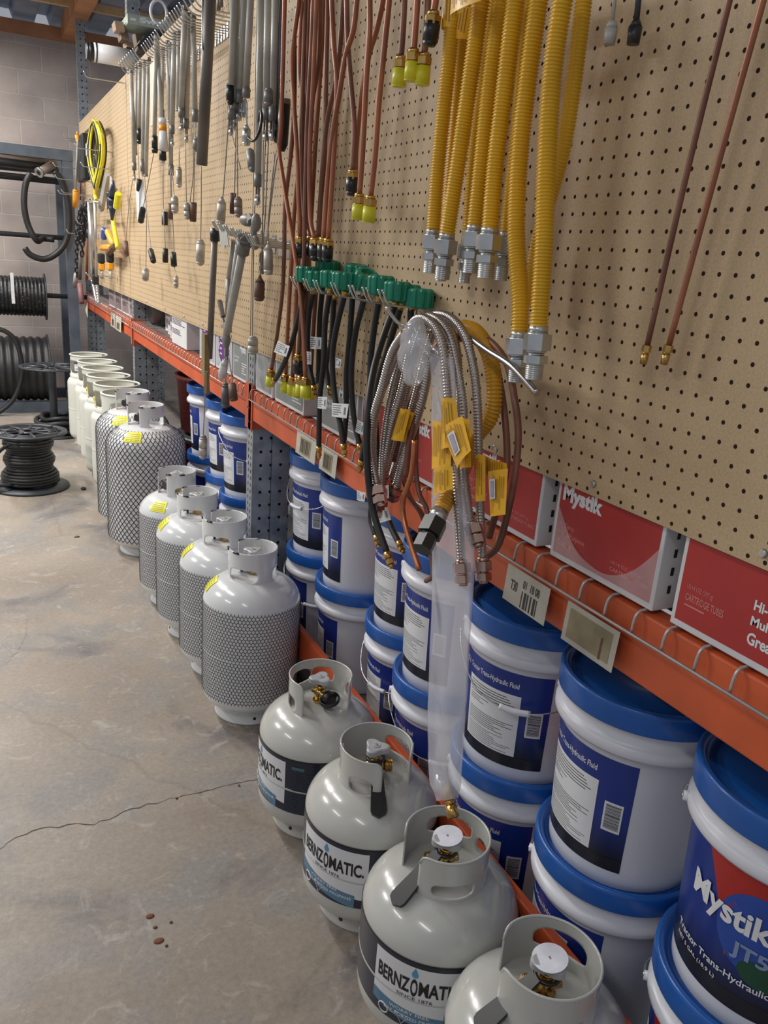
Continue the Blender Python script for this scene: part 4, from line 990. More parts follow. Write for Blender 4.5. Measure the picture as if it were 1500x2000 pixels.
for (cx, cy), X, tilt, path, lab in GN:
    c = W(cx, cy, X); P = PW(path, X); P = [c+Vector((0, 0, -.6))]+P; st = c+Vector((0, 0, -.7)); dd = (P[1]-c).normalized()
    P = [c+dd*1.1] + [q for q in P[1:] if (q-c).length > 1.6]
    hs = smooth(P, 6); e = hs[-1]; d = end_dir(hs)
    nut = green_nut(c, tilt)
    core = MB().axial(c, (0, 0, 1), [(.0, .55, .36, .3, 12, 0)]).axial(c+dd*.55, dd, [(0, .95, .30, .30, 12, 0)])
    fe = MB().axial(e-d*.2, d, [(0, .5, .31, .31, 12, 0), (.5, .6, .2, .2, 10, 0), (.6, .95, .30, .30, 6, 0), (.95, 1.25, .2, .17, 10, 0)])
    parts = [('nut', nut, green), ('ferrule', core, brass), ('hose', MB().tube(hs, .28, 10), rubber), ('end_fitting', fe, brass)]
    hang('regulator_hose', parts, 'black hose hanging from a green nut, %s' % lab, 'hose', 'black hoses with green nuts', c)
# white printed tags on the hoses
def wtag(quad, X, label, side=0):
    q = [W(x, y, X) for x, y in quad]
    fn = lambda u, v: (q[0].lerp(q[1], u)).lerp(q[3].lerp(q[2], u), v)+Vector((-.12*sin(pi*u), 0, 0))
    mb = MB().sheet(fn, 8, 3); up = Vector((-.03, 0, 0)); r = random.Random(quad[0][0])
    for k in range(5):
        v0 = .12+.16*k; u1 = r.uniform(.45, .75); mb.sheet(lambda a, b: fn(.08+(u1-.08)*a, v0+.06*b)+up, 6, 1, 1)
    mb.sheet(lambda a, b: fn(.82+.08*a, .25+.5*b)+up, 1, 1, 1)
    return tag(mb.build('hose_tag', [tag_white, print_grey], None, fn(.5, .5)), label, 'tag', 'white printed tags on the black hoses')
wtag([(543, 665), (566, 676), (559, 697), (535, 687)], -4.3, 'grey-white tag on the leftmost black hose')
wtag([(597, 686), (608, 687), (608, 712), (599, 711)], -3.7, 'small white tag wrapped on the second black hose')
wtag([(605, 657), (628, 659), (627, 682), (606, 681)], -2.2, 'pale tag on the black hose above the grey carton')
wtag([(621, 775), (639, 775), (637, 799), (620, 797)], -3.7, 'bright white tag low on the long straight black hose')
wtag([(648, 787), (681, 789), (677, 817), (648, 813)], -3.8, 'pale wrapped tag where three black hoses meet')
wtag([(655, 697), (667, 702), (664, 720), (652, 717)], -1.6, 'grey tag with a round mark against the pegboard behind the hoses')
wtag([(698, 819), (712, 826), (709, 850), (694, 842)], -2.4, 'pale blue-white tag left of the steel hose bundle')
wtag([(737, 950), (759, 947), (760, 973), (735, 979)], -5.6, 'white tag with a round mark below the steel hose ends, upper one')
wtag([(722, 998), (757, 990), (764, 1015), (728, 1027)], -5.8, 'white tag with a round mark on the two lowest black hoses')
wtag([(697, 957), (714, 962), (712, 980), (697, 976)], -3.2, 'small pale tag in front of a blue lid left of the low black hoses')

# ---------- bundle of stainless, copper and yellow loops over one long hook
hk = MB().tube(smooth([W(930, 668, 0), W(840, 650, -4.5), W(803, 640, -7.2), W(780, 632, -8), W(767, 618, -8.6), W(757, 603, -9)], 5), .12, 8).ell(W(757, 603, -9), .17, .17, .17, 5)
tag(hk.build('long_hook', zinc, None, W(930, 668, 0)), 'long bright hook with an upturned tip carrying the steel hose loops', 'hook')
steel_end = [(0, .25, .36, .42, 12, 0), (.25, .85, .60, .60, 6, 0), (.85, 1.0, .38, .38, 12, 0), (1.0, 1.5, .55, .55, 6, 0), (1.5, 1.7, .32, .28, 12, 0)]
nut_mats = mat('coppery_steel_nut', (.62, .44, .37), .25, 1, .1, 10)
def sloop(pts, X, r, label, m=stainless, corr=True, ends=(True, True), pitch=.20, smoothtop=None):
    P = PW(pts, X); sm = smooth(P, 8)
    if corr:
        P2, L = resample(sm, pitch/4); rr = [r*(1.0+.13*cos(2*pi*i/4)) for i in range(len(P2))]; h = MB().tube(P2, rr, 9)
    else: h = MB().tube(sm, r, 10)
    parts = [('hose', h, m)]
    if ends[0]: parts.append(('end_nut', MB().axial(sm[0], (sm[0]-sm[1]), steel_end), nut_mats))
    if ends[1]: parts.append(('end_nut', MB().axial(sm[-1], (sm[-1]-sm[-2]), steel_end), nut_mats))
    return hang('flexible_hose', parts, label, 'hose', 'steel hose loops on the long hook', sm[len(sm)//2])
sloop([(735, 960), (728, 880), (735, 800), (770, 700), (800, 640), (825, 621), (853, 645), (868, 700), (875, 780), (886, 880), (893, 960), (898, 1050), (901, 1092)], -6.6, .29, 'outer stainless flexible hose loop, front one with its nut lowest')
sloop([(744, 968), (748, 880), (760, 790), (782, 700), (808, 640), (842, 618), (875, 650), (893, 720), (905, 800), (905, 900), (916, 1000), (921, 1020)], -5.8, .27, 'stainless flexible hose loop just behind the front one')
sloop([(752, 925), (775, 840), (795, 760), (812, 680), (835, 625), (870, 616), (905, 650), (925, 720), (933, 800), (935, 900), (938, 1000), (942, 1088)], -5.0, .28, 'stainless flexible hose loop on the right, ending by the red carton')
sloop([(765, 930), (790, 850), (812, 770), (830, 700), (850, 640), (872, 632), (892, 680), (897, 760), (893, 860), (890, 940), (897, 985)], -4.2, .27, 'inner stainless flexible hose loop with coppery nuts')
sloop([(736, 945), (724, 880), (728, 820), (745, 760), (765, 690), (790, 650)], -7.0, .29, 'short steel hose leg at the left of the bundle', ends=(True, False))
sloop([(800, 690), (785, 760), (762, 840), (745, 935)], -5.6, .30, 'thick steel hose leg inside the loops, left one', ends=(False, True))
sloop([(842, 700), (825, 780), (800, 860), (775, 945)], -4.6, .32, 'thick steel hose leg inside the loops, right one', ends=(False, True))
# smooth steel tube with its cut end pointing right
sloop([(905, 650), (950, 683), (990, 708), (1015, 730), (1050, 769)], -4.6, .21, 'smooth bent steel tube with an open end pointing right', m=mat('smooth_steel', (.50, .47, .45), .22, 1), corr=False, ends=(False, False))
# copper loops
sloop([(792, 932, -5.0), (800, 860, -5), (820, 780, -4.5), (860, 690, -4.2), (930, 655, -3.2), (985, 700, -3.0), (1005, 780, -3.0), (1012, 860, -3.0), (1000, 960, -3.4), (975, 1060, -3.6), (948, 1090, -3.8)], -4, .24, 'dull copper tube looped round the right of the bundle, outer one', m=copper_dark, corr=False, ends=(False, False))
sloop([(768, 900, -4.6), (800, 790, -4.2), (850, 680, -3.4), (915, 650, -2.4), (960, 690, -2.2), (980, 770, -2.2), (990, 870, -2.2), (985, 940, -2.4), (955, 1050, -2.6)], -3, .24, 'dull copper tube looped round the right of the bundle, inner one', m=copper_dark, corr=False, ends=(False, False))
sloop([(810, 860), (805, 920), (788, 975), (788, 1010), (800, 1055), (819, 1113)], -5.8, .21, 'bright cut end of a bent copper tube over a blue bucket lid', m=copper_bright, corr=False, ends=(False, False))
sloop([(775, 860), (785, 920), (800, 970), (822, 1002), (836, 1040)], -3.4, .21, 'dull copper tube passing behind the black plastic nut', m=copper_dark, corr=False, ends=(False, False))
sloop([(815, 830), (812, 900), (818, 960), (835, 1000), (838, 1060), (846, 1120), (832, 1135)], -4.0, .19, 'dull copper tube whose tip pokes out left of the plastic tube', m=copper_dark, corr=False, ends=(False, False))
# yellow-jacketed loop
P = PW([(905, 640), (930, 650), (955, 690), (965, 750), (960, 810), (940, 870), (915, 930), (895, 970), (868, 1000)], -3.2); P[-2].x = -5; P[-1].x = -6; P[-3].x = -4.2
P[-4] = W(925, 860, -3.8); P[-3] = W(904, 915, -5.0); P[-2] = W(880, 958, -6.6); P[-1] = W(858, 1003, -7.8)
h = MB().corr(P, .5, .07, .24, 14); sm = smooth(P, 6); e = sm[-1]; d = end_dir(sm)
f = MB().axial(e-d*.2, d, [(0, .8, .56, .6, 20, 1), (.8, 1.9, .82, .82, 6, 0), (1.9, 2.1, .6, .6, 12, 0), (2.1, 3.0, .66, .66, 6, 0)])
hang('gas_hose', [('hose', h, mat('orange_yellow_jacket', (.70, .36, .02), .35)), ('end_nut', f, [black_plastic, zinc])], 'yellow jacketed hose looped behind the steel hoses with a black end nut', 'hose', None, e)
# yellow tags on the bundle
T = 'yellow tags on the steel hose bundle'
def qtag(quad, X, label, bend=.3, sticker=None, nu=12, nv=8, curl=0):
    q = [W(x, y, X) for x, y in quad]
    fn = lambda u, v: (q[0].lerp(q[1], u)).lerp(q[3].lerp(q[2], u), v)+Vector((-bend*sin(pi*u)-curl*v*v, 0, 0))
    o = ptag('yellow_tag', fn, label, 'tag', T, nu, nv)
    if sticker:
        mb = MB().sheet(lambda a, b: fn(sticker[0]+(sticker[1]-sticker[0])*a, sticker[2]+(sticker[3]-sticker[2])*b)+Vector((-.09, 0, 0)), 4, 4, 0)
        sx = lambda a, b, k=0: fn(sticker[0]+(sticker[1]-sticker[0])*(.2+.6*a), sticker[2]+(sticker[3]-sticker[2])*(.1+.8*b))+Vector((-.12, 0, 0))
        mb.sheet(sx, 3, 3, 1); k_ = mb.build('sticker', [print_white, mat('lilac_grey_print', (.40, .38, .44), .5)], o); k_.location = -o.location
    return o
qtag([(868, 775), (890, 778), (902, 870), (862, 880)], -7.3, 'yellow tag wrapped tall round the front steel hose', .5)
qtag([(845, 820), (885, 830), (880, 912), (843, 916)], -7.0, 'broad yellow tag left of the striped steel hose', .2)
qtag([(862, 838), (903, 812), (920, 880), (893, 916)], -7.7, 'slanted yellow tag with a small white sticker in the middle of the bundle', .15, (.25, .62, .25, .8))
qtag([(893, 818), (917, 818), (920, 912), (898, 916)], -6.9, 'yellow tag hanging on the right of the slanted one', .2)
qtag([(848, 916), (884, 912), (885, 955), (846, 970)], -8.0, 'lowest yellow tag curling over the yellow hose end', .3)
qtag([(931, 888), (948, 888), (948, 978), (931, 980)], -5.6, 'yellow tag wrapped round the right steel hose', .35)
qtag([(948, 890), (990, 905), (990, 920), (948, 930)], -4.9, 'folded yellow strip joining the wrapped tag and the flag tag', .2)
qtag([(953, 921), (992, 915), (987, 1005), (958, 1009)], -5.9, 'flag-like yellow tag with a white sticker at the right of the bundle', .1, (.15, .5, .18, .62))
qtag([(785, 795), (802, 800), (787, 862), (765, 856)], -5.7, 'dark yellow tag on the thick steel legs, left one', .4)
qtag([(800, 800), (810, 806), (792, 864), (780, 858)], -5.1, 'dark yellow tag on the thick steel legs, right one', .3)
# clear plastic bag and long clear sleeve
clear = mat('clear_plastic', (.78, .80, .84), .12, 0, .03, 20, alpha=.42, coat=1, bump=1.0, bscale=25)
clear2 = mat('clear_plastic_sleeve', (.74, .76, .84), .15, 0, .04, 6, alpha=.40, coat=1, bump=1.0, bscale=14)
c = W(808, 690, -7.6)
mb = MB().ell(c, .9, 1.35, 2.0, 14); r = random.Random(2)
for i, v in enumerate(mb.v):
    k = 1+.12*sin(v.z*3.1+v.y*2.3+sin(v.y*4))+.03*r.uniform(-1, 1); mb.v[i] = c+(v-c)*k
tag(mb.build('plastic_bag', clear, None, c, ), 'crumpled clear plastic bag inside the steel hose loops', 'bag')
mb = MB()
rows = [((805, 650), (855, 690)), ((850, 700), (884, 700)), ((848, 800), (888, 800)), ((846, 900), (900, 900)), ((846, 1000), (912, 1000)), ((846, 1100), (926, 1100)), ((846, 1200), (920, 1200)), ((843, 1300), (914, 1300)), ((841, 1400), (908, 1400)), ((838, 1480), (902, 1480)), ((845, 1530), (896, 1530)), ((862, 1560), (888, 1560))]
rr = [(W(a[0], a[1], -6.3), W(b[0], b[1], -6.3)) for a, b in rows]
N = 20
def sl(u, v):
    k = v*(len(rr)-1); j = min(int(k), len(rr)-2); t = k-j; a = rr[j][0].lerp(rr[j+1][0], t); b = rr[j][1].lerp(rr[j+1][1], t)
    th = 2*pi*u; w = (1-cos(th))/2; dpt = (.55+.12*sin(v*21)+.08*sin(v*47+th*3))*sin(th)
    return a.lerp(b, w)+Vector((dpt+.10*sin(th*4+v*9), 0, 0))
mb.sheet(sl, N*2, 70)
brb = MB().axial(W(870, 1535, -6.3), (0, -.55, -.6), [(0, .9, .35, .45, 6, 0), (.9, 1.3, .30, .3, 12, 0), (1.3, 2.1, .42, .42, 12, 0), (2.1, 2.15, .34, .3, 12, 1)]).axial(W(856, 1512, -6.3), (0, -.5, -.6), [(0, 1.2, .3, .42, 12, 2)])
hang('plastic_sleeve', [('sleeve', mb, clear2), ('fitting', brb, [brass, black_plastic, zinc])], 'long clear plastic sleeve with a brass fitting in its bottom end', 'sleeve', None, W(870, 1100, -6.3))

# ---------- grey tubes, clevises, cables and weights
XG = -5.0
def clevis(mb, e, s=1.0):
    mb.axial(e, (0, 0, -1), [(0, 1.3*s, .42*s, .42*s, 12, 1)])
    q = e+Vector((0, 0, -1.3*s))
    for k in (-1, 1): mb.box(q.x-.12, q.x+.12, q.y+k*.38*s-.07, q.y+k*.38*s+.07, q.z-1.5*s, q.z, 1)
    mb.axial(q+Vector((0, -.55*s, -.9*s)), (0, 1, 0), [(0, 1.1*s, .16*s, .16*s, 8, 2)]); mb.ell(q+Vector((0, 0, -1.5*s)), .35*s, .42*s, .42*s, 6, 2)
TG = [ # top, bottom, radius, end kind, X
 ((256, 142), (262, 318), .38, 'clevis', -6.0), ((267, 132), (265, 300), .33, 'none', -5.2), ((273, 129), (272, 252), .36, 'black', -4.8), ((282, 123), (279, 318), .40, 'socket', -4.4), ((290, 118), (285, 342), .38, 'none', -3.8),
 ((305, 77), (302, 266), .36, 'black', -6.2), ((307, 77), (318, 292), .34, 'wrap', -5.6), ((318, 99), (316, 214), .32, 'clevis', -5.0), ((327, 86), (332, 236), .34, 'none', -4.6), ((333, 90), (334, 322), .36, 'socket', -4.2),
 ((341, 68), (336, 244), .42, 'clevis', -4.4), ((349, 68), (348, 214), .34, 'none', -3.8),
 ((361, 20), (354, 210), .42, 'clevis', -6.2), ((368, 33), (364, 232), .42, 'clevis', -5.2), ((377, 37), (381, 214), .38, 'socket', -4.6),
 ((457, -30), (452, 166), .38, 'sleeve', -5.6), ((464, -30), (458, 196), .36, 'clevis', -5.0), ((478, -30), (468, 176), .38, 'clevis', -4.6), ((491, -30), (481, 172), .40, 'disc', -4.2),
 ((510, -30), (504, 340), .38, 'clevis', -4.8), ((524, -30), (520, 212), .38, 'clevis', -4.4), ((539, -30), (533, 210), .38, 'clevis', -4.0), ((552, -30), (543, 236), .28, 'handle', -3.4),
]
gmats = [galv, mat('grey_socket', (.22, .22, .21), .5, .4), zinc, black_plastic, print_white, orange_tool]
groups = {5: ('leftmost cluster', 0), 12: ('second cluster', 5), 15: ('third cluster', 12), 23: ('row left of the copper', 15)}
for i, (a, b, r, kind, X) in enumerate(TG):
    X = X*.8 if i < 15 else X
    A, B = W(a[0], a[1], X), W(b[0], b[1], X); m = MB().rod(A, B, r, 10)
    e = MB()
    if kind == 'clevis': clevis(e, B)
    elif kind == 'socket': e.axial(B, (0, 0, -1), [(0, 1.6, .45, .45, 12, 1), (1.6, 2.4, .22, .22, 8, 2)])
    elif kind == 'black': e.axial(B, (0, 0, -1), [(0, 1.9, .50, .50, 12, 3), (1.9, 2.6, .6, .45, 10, 3)])
    elif kind == 'sleeve': e.axial(B+Vector((0, .5, 0)), (0, 0, -1), [(0, 1.6, .42, .42, 12, 3), (1.6, 2.0, .42, .15, 12, 3)]); clevis(e, B+Vector((0, 0, -2.4)), .9)
    elif kind == 'disc': e.axial(B, (0, 0, -1), [(0, 1.0, .46, .46, 12, 1)]).axial(B+Vector((-.1, 0, -2.1)), (-1, 0, 0), [(0, .12, 1.0, 1.0, 24, 2)])
    elif kind == 'handle': e.axial(W(557, 192, X), (0, .12, -1), [(0, .5, .55, .6, 12, 1), (.5, 4.3, .6, .6, 12, 3), (4.3, 5.0, .6, .3, 12, 3)]).ell(B+Vector((0, .2, -1.0)), .5, .8, 1.2, 6, 3)
    elif kind == 'wrap': e.axial(W(317, 232, X), (B-A), [(0, 1.0, .6, .62, 12, 4), (1.0, 2.0, .62, .62, 12, 5), (2.0, 4.9, .62, .75, 12, 4)]).axial(B, (0, 0, -1), [(0, 1.6, .5, .6, 12, 3), (1.6, 2.1, .4, .3, 10, 2)])
    else: e.axial(B, (0, 0, -1), [(0, .25, r*1.1, r, 10, 1)])
    for lim, (gname, st) in sorted(groups.items()):
        if i < lim: break
    top = MB().axial(A, (0, 0, 1), [(0, .5, r*1.3, r*1.1, 8, 1)])
    nm = {'black': 'black tip', 'clevis': 'clevis end', 'none': 'plain end', 'socket': 'grey socket end', 'wrap': 'white and orange wrap', 'sleeve': 'black sleeve', 'disc': 'bright round disc', 'handle': 'black handle behind it'}[kind]
    hang('metal_tube', [('tube', m, galv if kind != 'handle' else steel_frame), ('end_piece', e, gmats), ('top_cap', top, gmats)], 'grey metal tube with %s, %s of the %s' % (nm, ORD[i-st], gname), 'metal tube', 'grey tubes hanging on the pegboard', A)
# big dark pipe
A, B = W(412, -30, -7.5), W(394, 322, -7.5)
hang('metal_pipe', [('pipe', MB().rod(A, B, .68, 16), galv_dark), ('slot', MB().box(A.x-.72, A.x-.60, W(408, 50, -7.5).y+.15, W(408, 50, -7.5).y+.40, W(405, 100, -7.5).z, W(408, -30, -7.5).z), navy)], 'thick dark galvanised pipe in front of the grey tubes', 'pipe', None, A)
# steel peg hooks whose tips show as bright strokes
def hook_row(tip0, tip1, n, X, base_drop, label0, grp):
    for i in range(n):
        k = i/(n-1) if n > 1 else 0; x = tip0[0]+(tip1[0]-tip0[0])*k; y = tip0[1]+(tip1[1]-tip0[1])*k
        t_ = W(x, y, X); z = t_.z-base_drop; m = MB()
        m.tube(smooth([(0, t_.y, z), (X*.5, t_.y, z), (X+1.8, t_.y, z), (X+.9, t_.y, z+.35), (X, t_.y, t_.z)], 4), .11, 6)
        m.box(-.15, .0, t_.y-.4, t_.y+.4, z-1.4, z+.4)
        tag(m.build('peg_hook', wire, None, (0, t_.y, z)), '%s, %s from the left' % (label0, ORD[i]), 'hook', grp)
hook_row((232, 122), (259, 94), 8, -6.6, 1.6, 'long bright peg hook in the lowest left row of hooks', 'long peg hooks, lowest row')
hook_row((276, 87), (303, 58), 8, -6.6, 1.6, 'long bright peg hook in the middle row of hooks', 'long peg hooks, middle row')
hook_row((308, 48), (345, 10), 9, -6.6, 1.6, 'long bright peg hook in the top row of hooks', 'long peg hooks, top row')
hook_row((350, 4), (372, -18), 4, -6.6, 1.6, 'long bright peg hook at the very top by the dark pipe', 'long peg hooks, very top')
# dark metal finger bits on the board behind the hooks
for i, (x, y) in enumerate(((397, 20), (404, 14), (411, 22), (418, 18), (427, 10), (432, 4))):
    m = MB().rod(W(x, y-28, -.9), W(x, y+8, -1.1), .22, 8, 0, .3); tag(m.build('steel_clip', galv_dark, None, W(x, y-28, -.9)), 'dark steel clip flat on the pegboard right of the thick pipe, %s from the left' % ORD[i], 'clip', 'dark clips on the pegboard')
# cable + weight sets
WT = [ # cable path, weight kind, centre-top, centre-bottom, half width px, X, material
 ([(262, 335), (252, 400), (246, 470)], 'rect', (245, 471), (247, 500), 5, -3.0, weight_brown, 'small brown weight beside the yellow saws'),
 ([(282, 335), (286, 420), (285, 523)], 'cap', (285, 523), (284, 549), 6.5, -3.0, weight_grey, 'pale round-ended weight lowest on the bare board at the left'),
 ([(276, 340), (285, 400), (295, 487)], 'rect', (294, 488), (300, 511), 5.5, -3.0, rubber, 'tilted black sleeve weight hanging at the left'),
 ([(318, 320), (319, 400), (321, 413)], 'rect', (322, 413), (322, 440), 6, -3.6, rubber, 'black sleeve weight with a pale stripe in the left middle'),
 ([(321, 440), (323, 484)], 'rect', (323, 485), (323, 513), 5.5, -3.6, rubber, 'black sleeve weight directly below the striped one'),
 ([(334, 340), (337, 420), (340, 492)], 'rect', (338, 493), (340, 520), 6, -3.2, rubber, 'dark sleeve weight above a tiny grey weight'),
 ([(340, 520), (344, 538)], 'cap2', (344, 538), (344, 563), 4.5, -3.2, weight_grey, 'tiny two-part grey weight below a dark sleeve'),
 ([(269, 280), (272, 350)], 'rect', (272, 350), (271, 373), 5, -5.2, rubber, 'black sleeve above the crumpled white bag'),
 ([(302, 290), (285, 380), (279, 407)], 'rect', (279, 407), (275, 433), 6, -5.0, rubber, 'black sleeve just below the crumpled white bag'),
 ([(350, 290), (350, 325)], 'cap', (350, 325), (350, 367), 5.5, -4.6, weight_grey, 'off-white bullet weight high under the grey tubes'),
 ([(336, 330), (340, 381)], 'cap2', (341, 382), (342, 417), 7, -4.6, weight_grey, 'grey two-part weight in the left middle'),
 ([(333, 330), (334, 397)], 'rect', (333, 397), (333, 429), 5, -3.6, weight_brown, 'brown weight behind the left two-part grey weight'),
 ([(362, 270), (364, 394)], 'cap2', (365, 395), (366, 429), 6.5, -4.6, weight_grey, 'grey two-part weight in front of a brown one'),
 ([(381, 260), (378, 395)], 'rect', (378, 395), (377, 433), 6.5, -3.8, weight_brown, 'brown block weight right of a grey two-part weight'),
 ([(393, 325), (393, 400), (392, 466)], 'cap', (392, 467), (391, 519), 8.5, -4.2, weight_grey, 'large pale weight under the thick dark pipe'),
 ([(449, 200), (442, 300), (436, 378)], 'cone', (434, 381), (431, 438), 8.5, -5.0, weight_grey, 'long tapered grey weight above the small hook row'),
 ([(461, 230), (458, 376)], 'rect', (455, 377), (455, 418), 6.5, -3.6, weight_brown, 'reddish brown weight between two grey ones'),
 ([(463, 220), (464, 384)], 'cap2', (465, 384), (466, 425), 8, -4.6, mat('warm_grey_weight', (.30, .25, .22), .5, .3), 'dark grey two-part weight right of the reddish brown one'),
 ([(482, 200), (482, 240)], 'cone', (482, 240), (481, 285), 8, -5.0, zinc, 'shiny white bottle-shaped weight near the top'),
 ([(537, 300), (525, 420), (523, 470)], 'cone', (524, 471), (524, 537), 9, -4.6, weight_grey, 'large pale bottle-shaped weight left of the copper tubes'),
 ([(514, 260), (513, 420), (512, 490)], 'cap2', (512, 491), (512, 536), 6, -3.6, mat('warm_grey_weight', (.30, .25, .22), .5, .3), 'dark two-part weight hidden behind the large pale one'),
 ([(524, 270), (518, 420), (508, 537)], 'cone', (508, 537), (506, 588), 10, -4.2, weight_brown, 'dark brown bottle-shaped weight below the large pale one'),
 ([(498, 380), (495, 500), (493, 655)], 'cap2', (494, 656), (494, 693), 10, -4.6, weight_grey, 'round-topped grey weight over the bottom edge of the pegboard'),
 ([(452, 655), (441, 700)], 'cone', (440, 701), (433, 737), 8, -4.8, tag_white, 'small white cone weight in front of the purple cartons'),
 ([(444, 690), (441, 747)], 'cap', (441, 747), (440, 797), 8, -4.8, mat('slate_weight', (.13, .12, .12), .5, .3), 'dark slate weight in front of the orange beam'),
 ([(446, 690), (454, 748)], 'rect', (453, 749), (457, 782), 8, -4.4, weight_brown, 'square brown block weight in front of the orange beam'),
 ([(401, 720), (400, 780), (397, 848)], 'cap2', (397, 849), (396, 897), 8, -5.0, weight_grey, 'lowest pale weight, hanging in front of the oil buckets'),
]
def px_in(x, y, X): return (W(x+1, y, X)-W(x, y, X)).length
for cab, kind, a, b, hw, X, m, lab in WT:
    A, B = W(a[0], a[1], X), W(b[0], b[1], X); L = (B-A).length; d = (B-A).normalized(); r = hw/(1546/((A-CAMP).dot(_f)))
    w = MB()
    if kind == 'rect': w.axial(A, d, [(0, L*.06, r*.8, r, 14, 0), (L*.06, L*.95, r, r, 14, 0), (L*.95, L, r, r*.85, 14, 0)])
    elif kind == 'cap': w.axial(A, d, [(0, L*.08, r*.35, r*.75, 16, 0), (L*.08, L*.18, r*.75, r, 16, 0), (L*.18, L*.85, r, r, 16, 0), (L*.85, L*.95, r, r*.75, 16, 0), (L*.95, L, r*.75, r*.3, 16, 0)])
    elif kind == 'cap2': w.axial(A, d, [(0, L*.1, r*.4, r*.85, 16, 0), (L*.1, L*.18, r*.85, r, 16, 0), (L*.18, L*.50, r, r, 16, 0), (L*.50, L*.53, r*.86, r*.86, 16, 0), (L*.53, L*.85, r, r, 16, 0), (L*.85, L*.95, r, r*.75, 16, 0), (L*.95, L, r*.75, r*.3, 16, 0)])
    else: w.axial(A, d, [(0, L*.1, r*.2, r*.35, 16, 0), (L*.1, L*.28, r*.35, r, 16, 0), (L*.28, L*.86, r, r*1.03, 16, 0), (L*.86, L*.96, r*1.03, r*.9, 16, 0), (L*.96, L, r*.9, r*.6, 16, 0)])
    P = PW(cab, X); P.append(A.copy()); c_ = MB().tube(smooth(P, 4), .075, 5)
    parts = [('weight', w, m), ('cable', c_, wire_dull)]
    if 'stripe' in lab:
        s_ = MB().rod(W(319, 414, X-.8), W(320, 439, X-.8), .12, 6); parts.append(('stripe', s_, print_white))
    hang('cable_weight', parts, lab, 'weight', 'weights hanging on cables', A)
# loose long cables
for pts, X, lab in (([(448, 190), (446, 230), (470, 330)], -4.6, 'thin slanting cable between the grey tubes'), ([(520, 235), (516, 340), (514, 420)], -4.6, 'thin straight cable below the row of grey tubes'), ([(545, 290), (535, 350), (520, 480)], -3.8, 'thin dark cable running down to the pale bottle-shaped weight'), ([(376, 245), (378, 330), (371, 395)], -4.2, 'thin cable beside the thick dark pipe')):
    P = PW(pts, X); tag(MB().tube(smooth(P, 5), .07, 5).build('cable', wire_dull, None, P[0]), lab, 'cable')
# C-shaped ring and grey foam sleeves
c = W(513, 248, -5.2); m = MB().tube([c+Vector((-.05*k, 1.45*cos(a), 1.45*sin(a))) for k, a in enumerate([2*pi*q/30 for q in range(2, 27)])], .16, 6); tag(m.build('retaining_ring', black_plastic, None, c), 'black open ring hooked over the grey tubes', 'ring')
for (a, b, r, X, lab) in (((446, 163), (447, 200), .34, -4.0, 'dark grey sleeve left of the black sleeve tube'), ((462, 130), (460, 180), .40, -4.2, 'grey sleeve between two grey tubes'), ((513, 160), (514, 200), .36, -3.9, 'grey sleeve behind the middle grey tube'), ((525, 172), (524, 207), .48, -5.2, 'grey pointed sleeve in front of the grey tubes'), ((488, 292), (494, 335), .48, -5.0, 'tilted grey sleeve below the shiny weight'), ((277, 310), (279, 340), .4, -4.4, 'grey sleeve low in the leftmost cluster'), ((385, 268), (383, 296), .5, -4.4, 'dark grey sleeve left of the thick pipe')):
    A, B = W(*a, X), W(*b, X); m = MB().axial(A, B-A, [(0, .3, r*.6, r, 10, 0), (.3, (B-A).length-.3, r, r, 10, 0), ((B-A).length-.3, (B-A).length, r, r*.4, 10, 0)]); tag(m.build('foam_sleeve', gmats[1], None, A), lab, 'sleeve', 'grey sleeves among the tubes')
# crumpled white bag on the left
A = W(274, 395, -4.8); m = MB().box(A.x-.3, A.x+.3, A.y-1.6, A.y+1.6, A.z-2.6, A.z+3.4); r = random.Random(1); m.v = [v+Vector((r.uniform(-.2, .2), r.uniform(-.8, .8), r.uniform(-.8, .8))) for v in m.v]; tag(m.build('paper_wrap', tag_white, None, A), 'crumpled white wrapper between two black sleeves', 'wrapper')
A = W(293, 160, -4.2); m = MB().box(A.x-.1, A.x+.1, A.y-4.5, A.y-.5, A.z-7, A.z+2.5); tag(m.build('card', mat('pale_card', (.58, .56, .44), .6), None, A), 'pale greenish card hanging behind the leftmost tubes', 'card')

# ---------- small hook row with hanging pipes in the middle
for i in range(7):
    x = 410+i*12; y = 436+i*4.6; p_ = W(x, y, -6.5); twin_hook(p_.y, p_.z-.8, 5.2, 'bright twin hook in the small middle row, %s from the left' % ORD[i], 'twin hooks in the small middle row', .8, 1.0, .11)
def pipe_thing(a, b, X, r, m, head, label, extra=None):
    A, B = W(*a, X), W(*b, X); parts = [('pipe', MB().rod(A, B, r, 12), m)]
    if head: parts.append(('head', head(A, (A-B).normalized()), gmats+[galv_dark]))
    if extra: parts.append(('end_piece', extra(B), gmats+[wood]))
    return hang('pipe_tool', parts, label, 'pipe tool', None, A)
tee = lambda A, d: MB().axial(A-d*.6, d, [(0, 1.6, .78, .78, 14, 1), (1.6, 1.9, .9, .9, 14, 1)]).axial(A+Vector((0, 1.0, .6)), (0, -1, 0), [(0, 1.8, .62, .62, 14, 1), (1.8, 2.1, .75, .75, 14, 1)])
pipe_thing((420, 452), (409, 700), -5.2, .42, galv_dark, lambda A, d: MB().axial(A, (0, 0, 1), [(-1.2, .4, .62, .62, 12, 3)]), 'straight dark rod with a wooden block at its foot, in the middle hook row', None)
A = W(397, 650, -5.6); B = W(405, 745, -5.6)
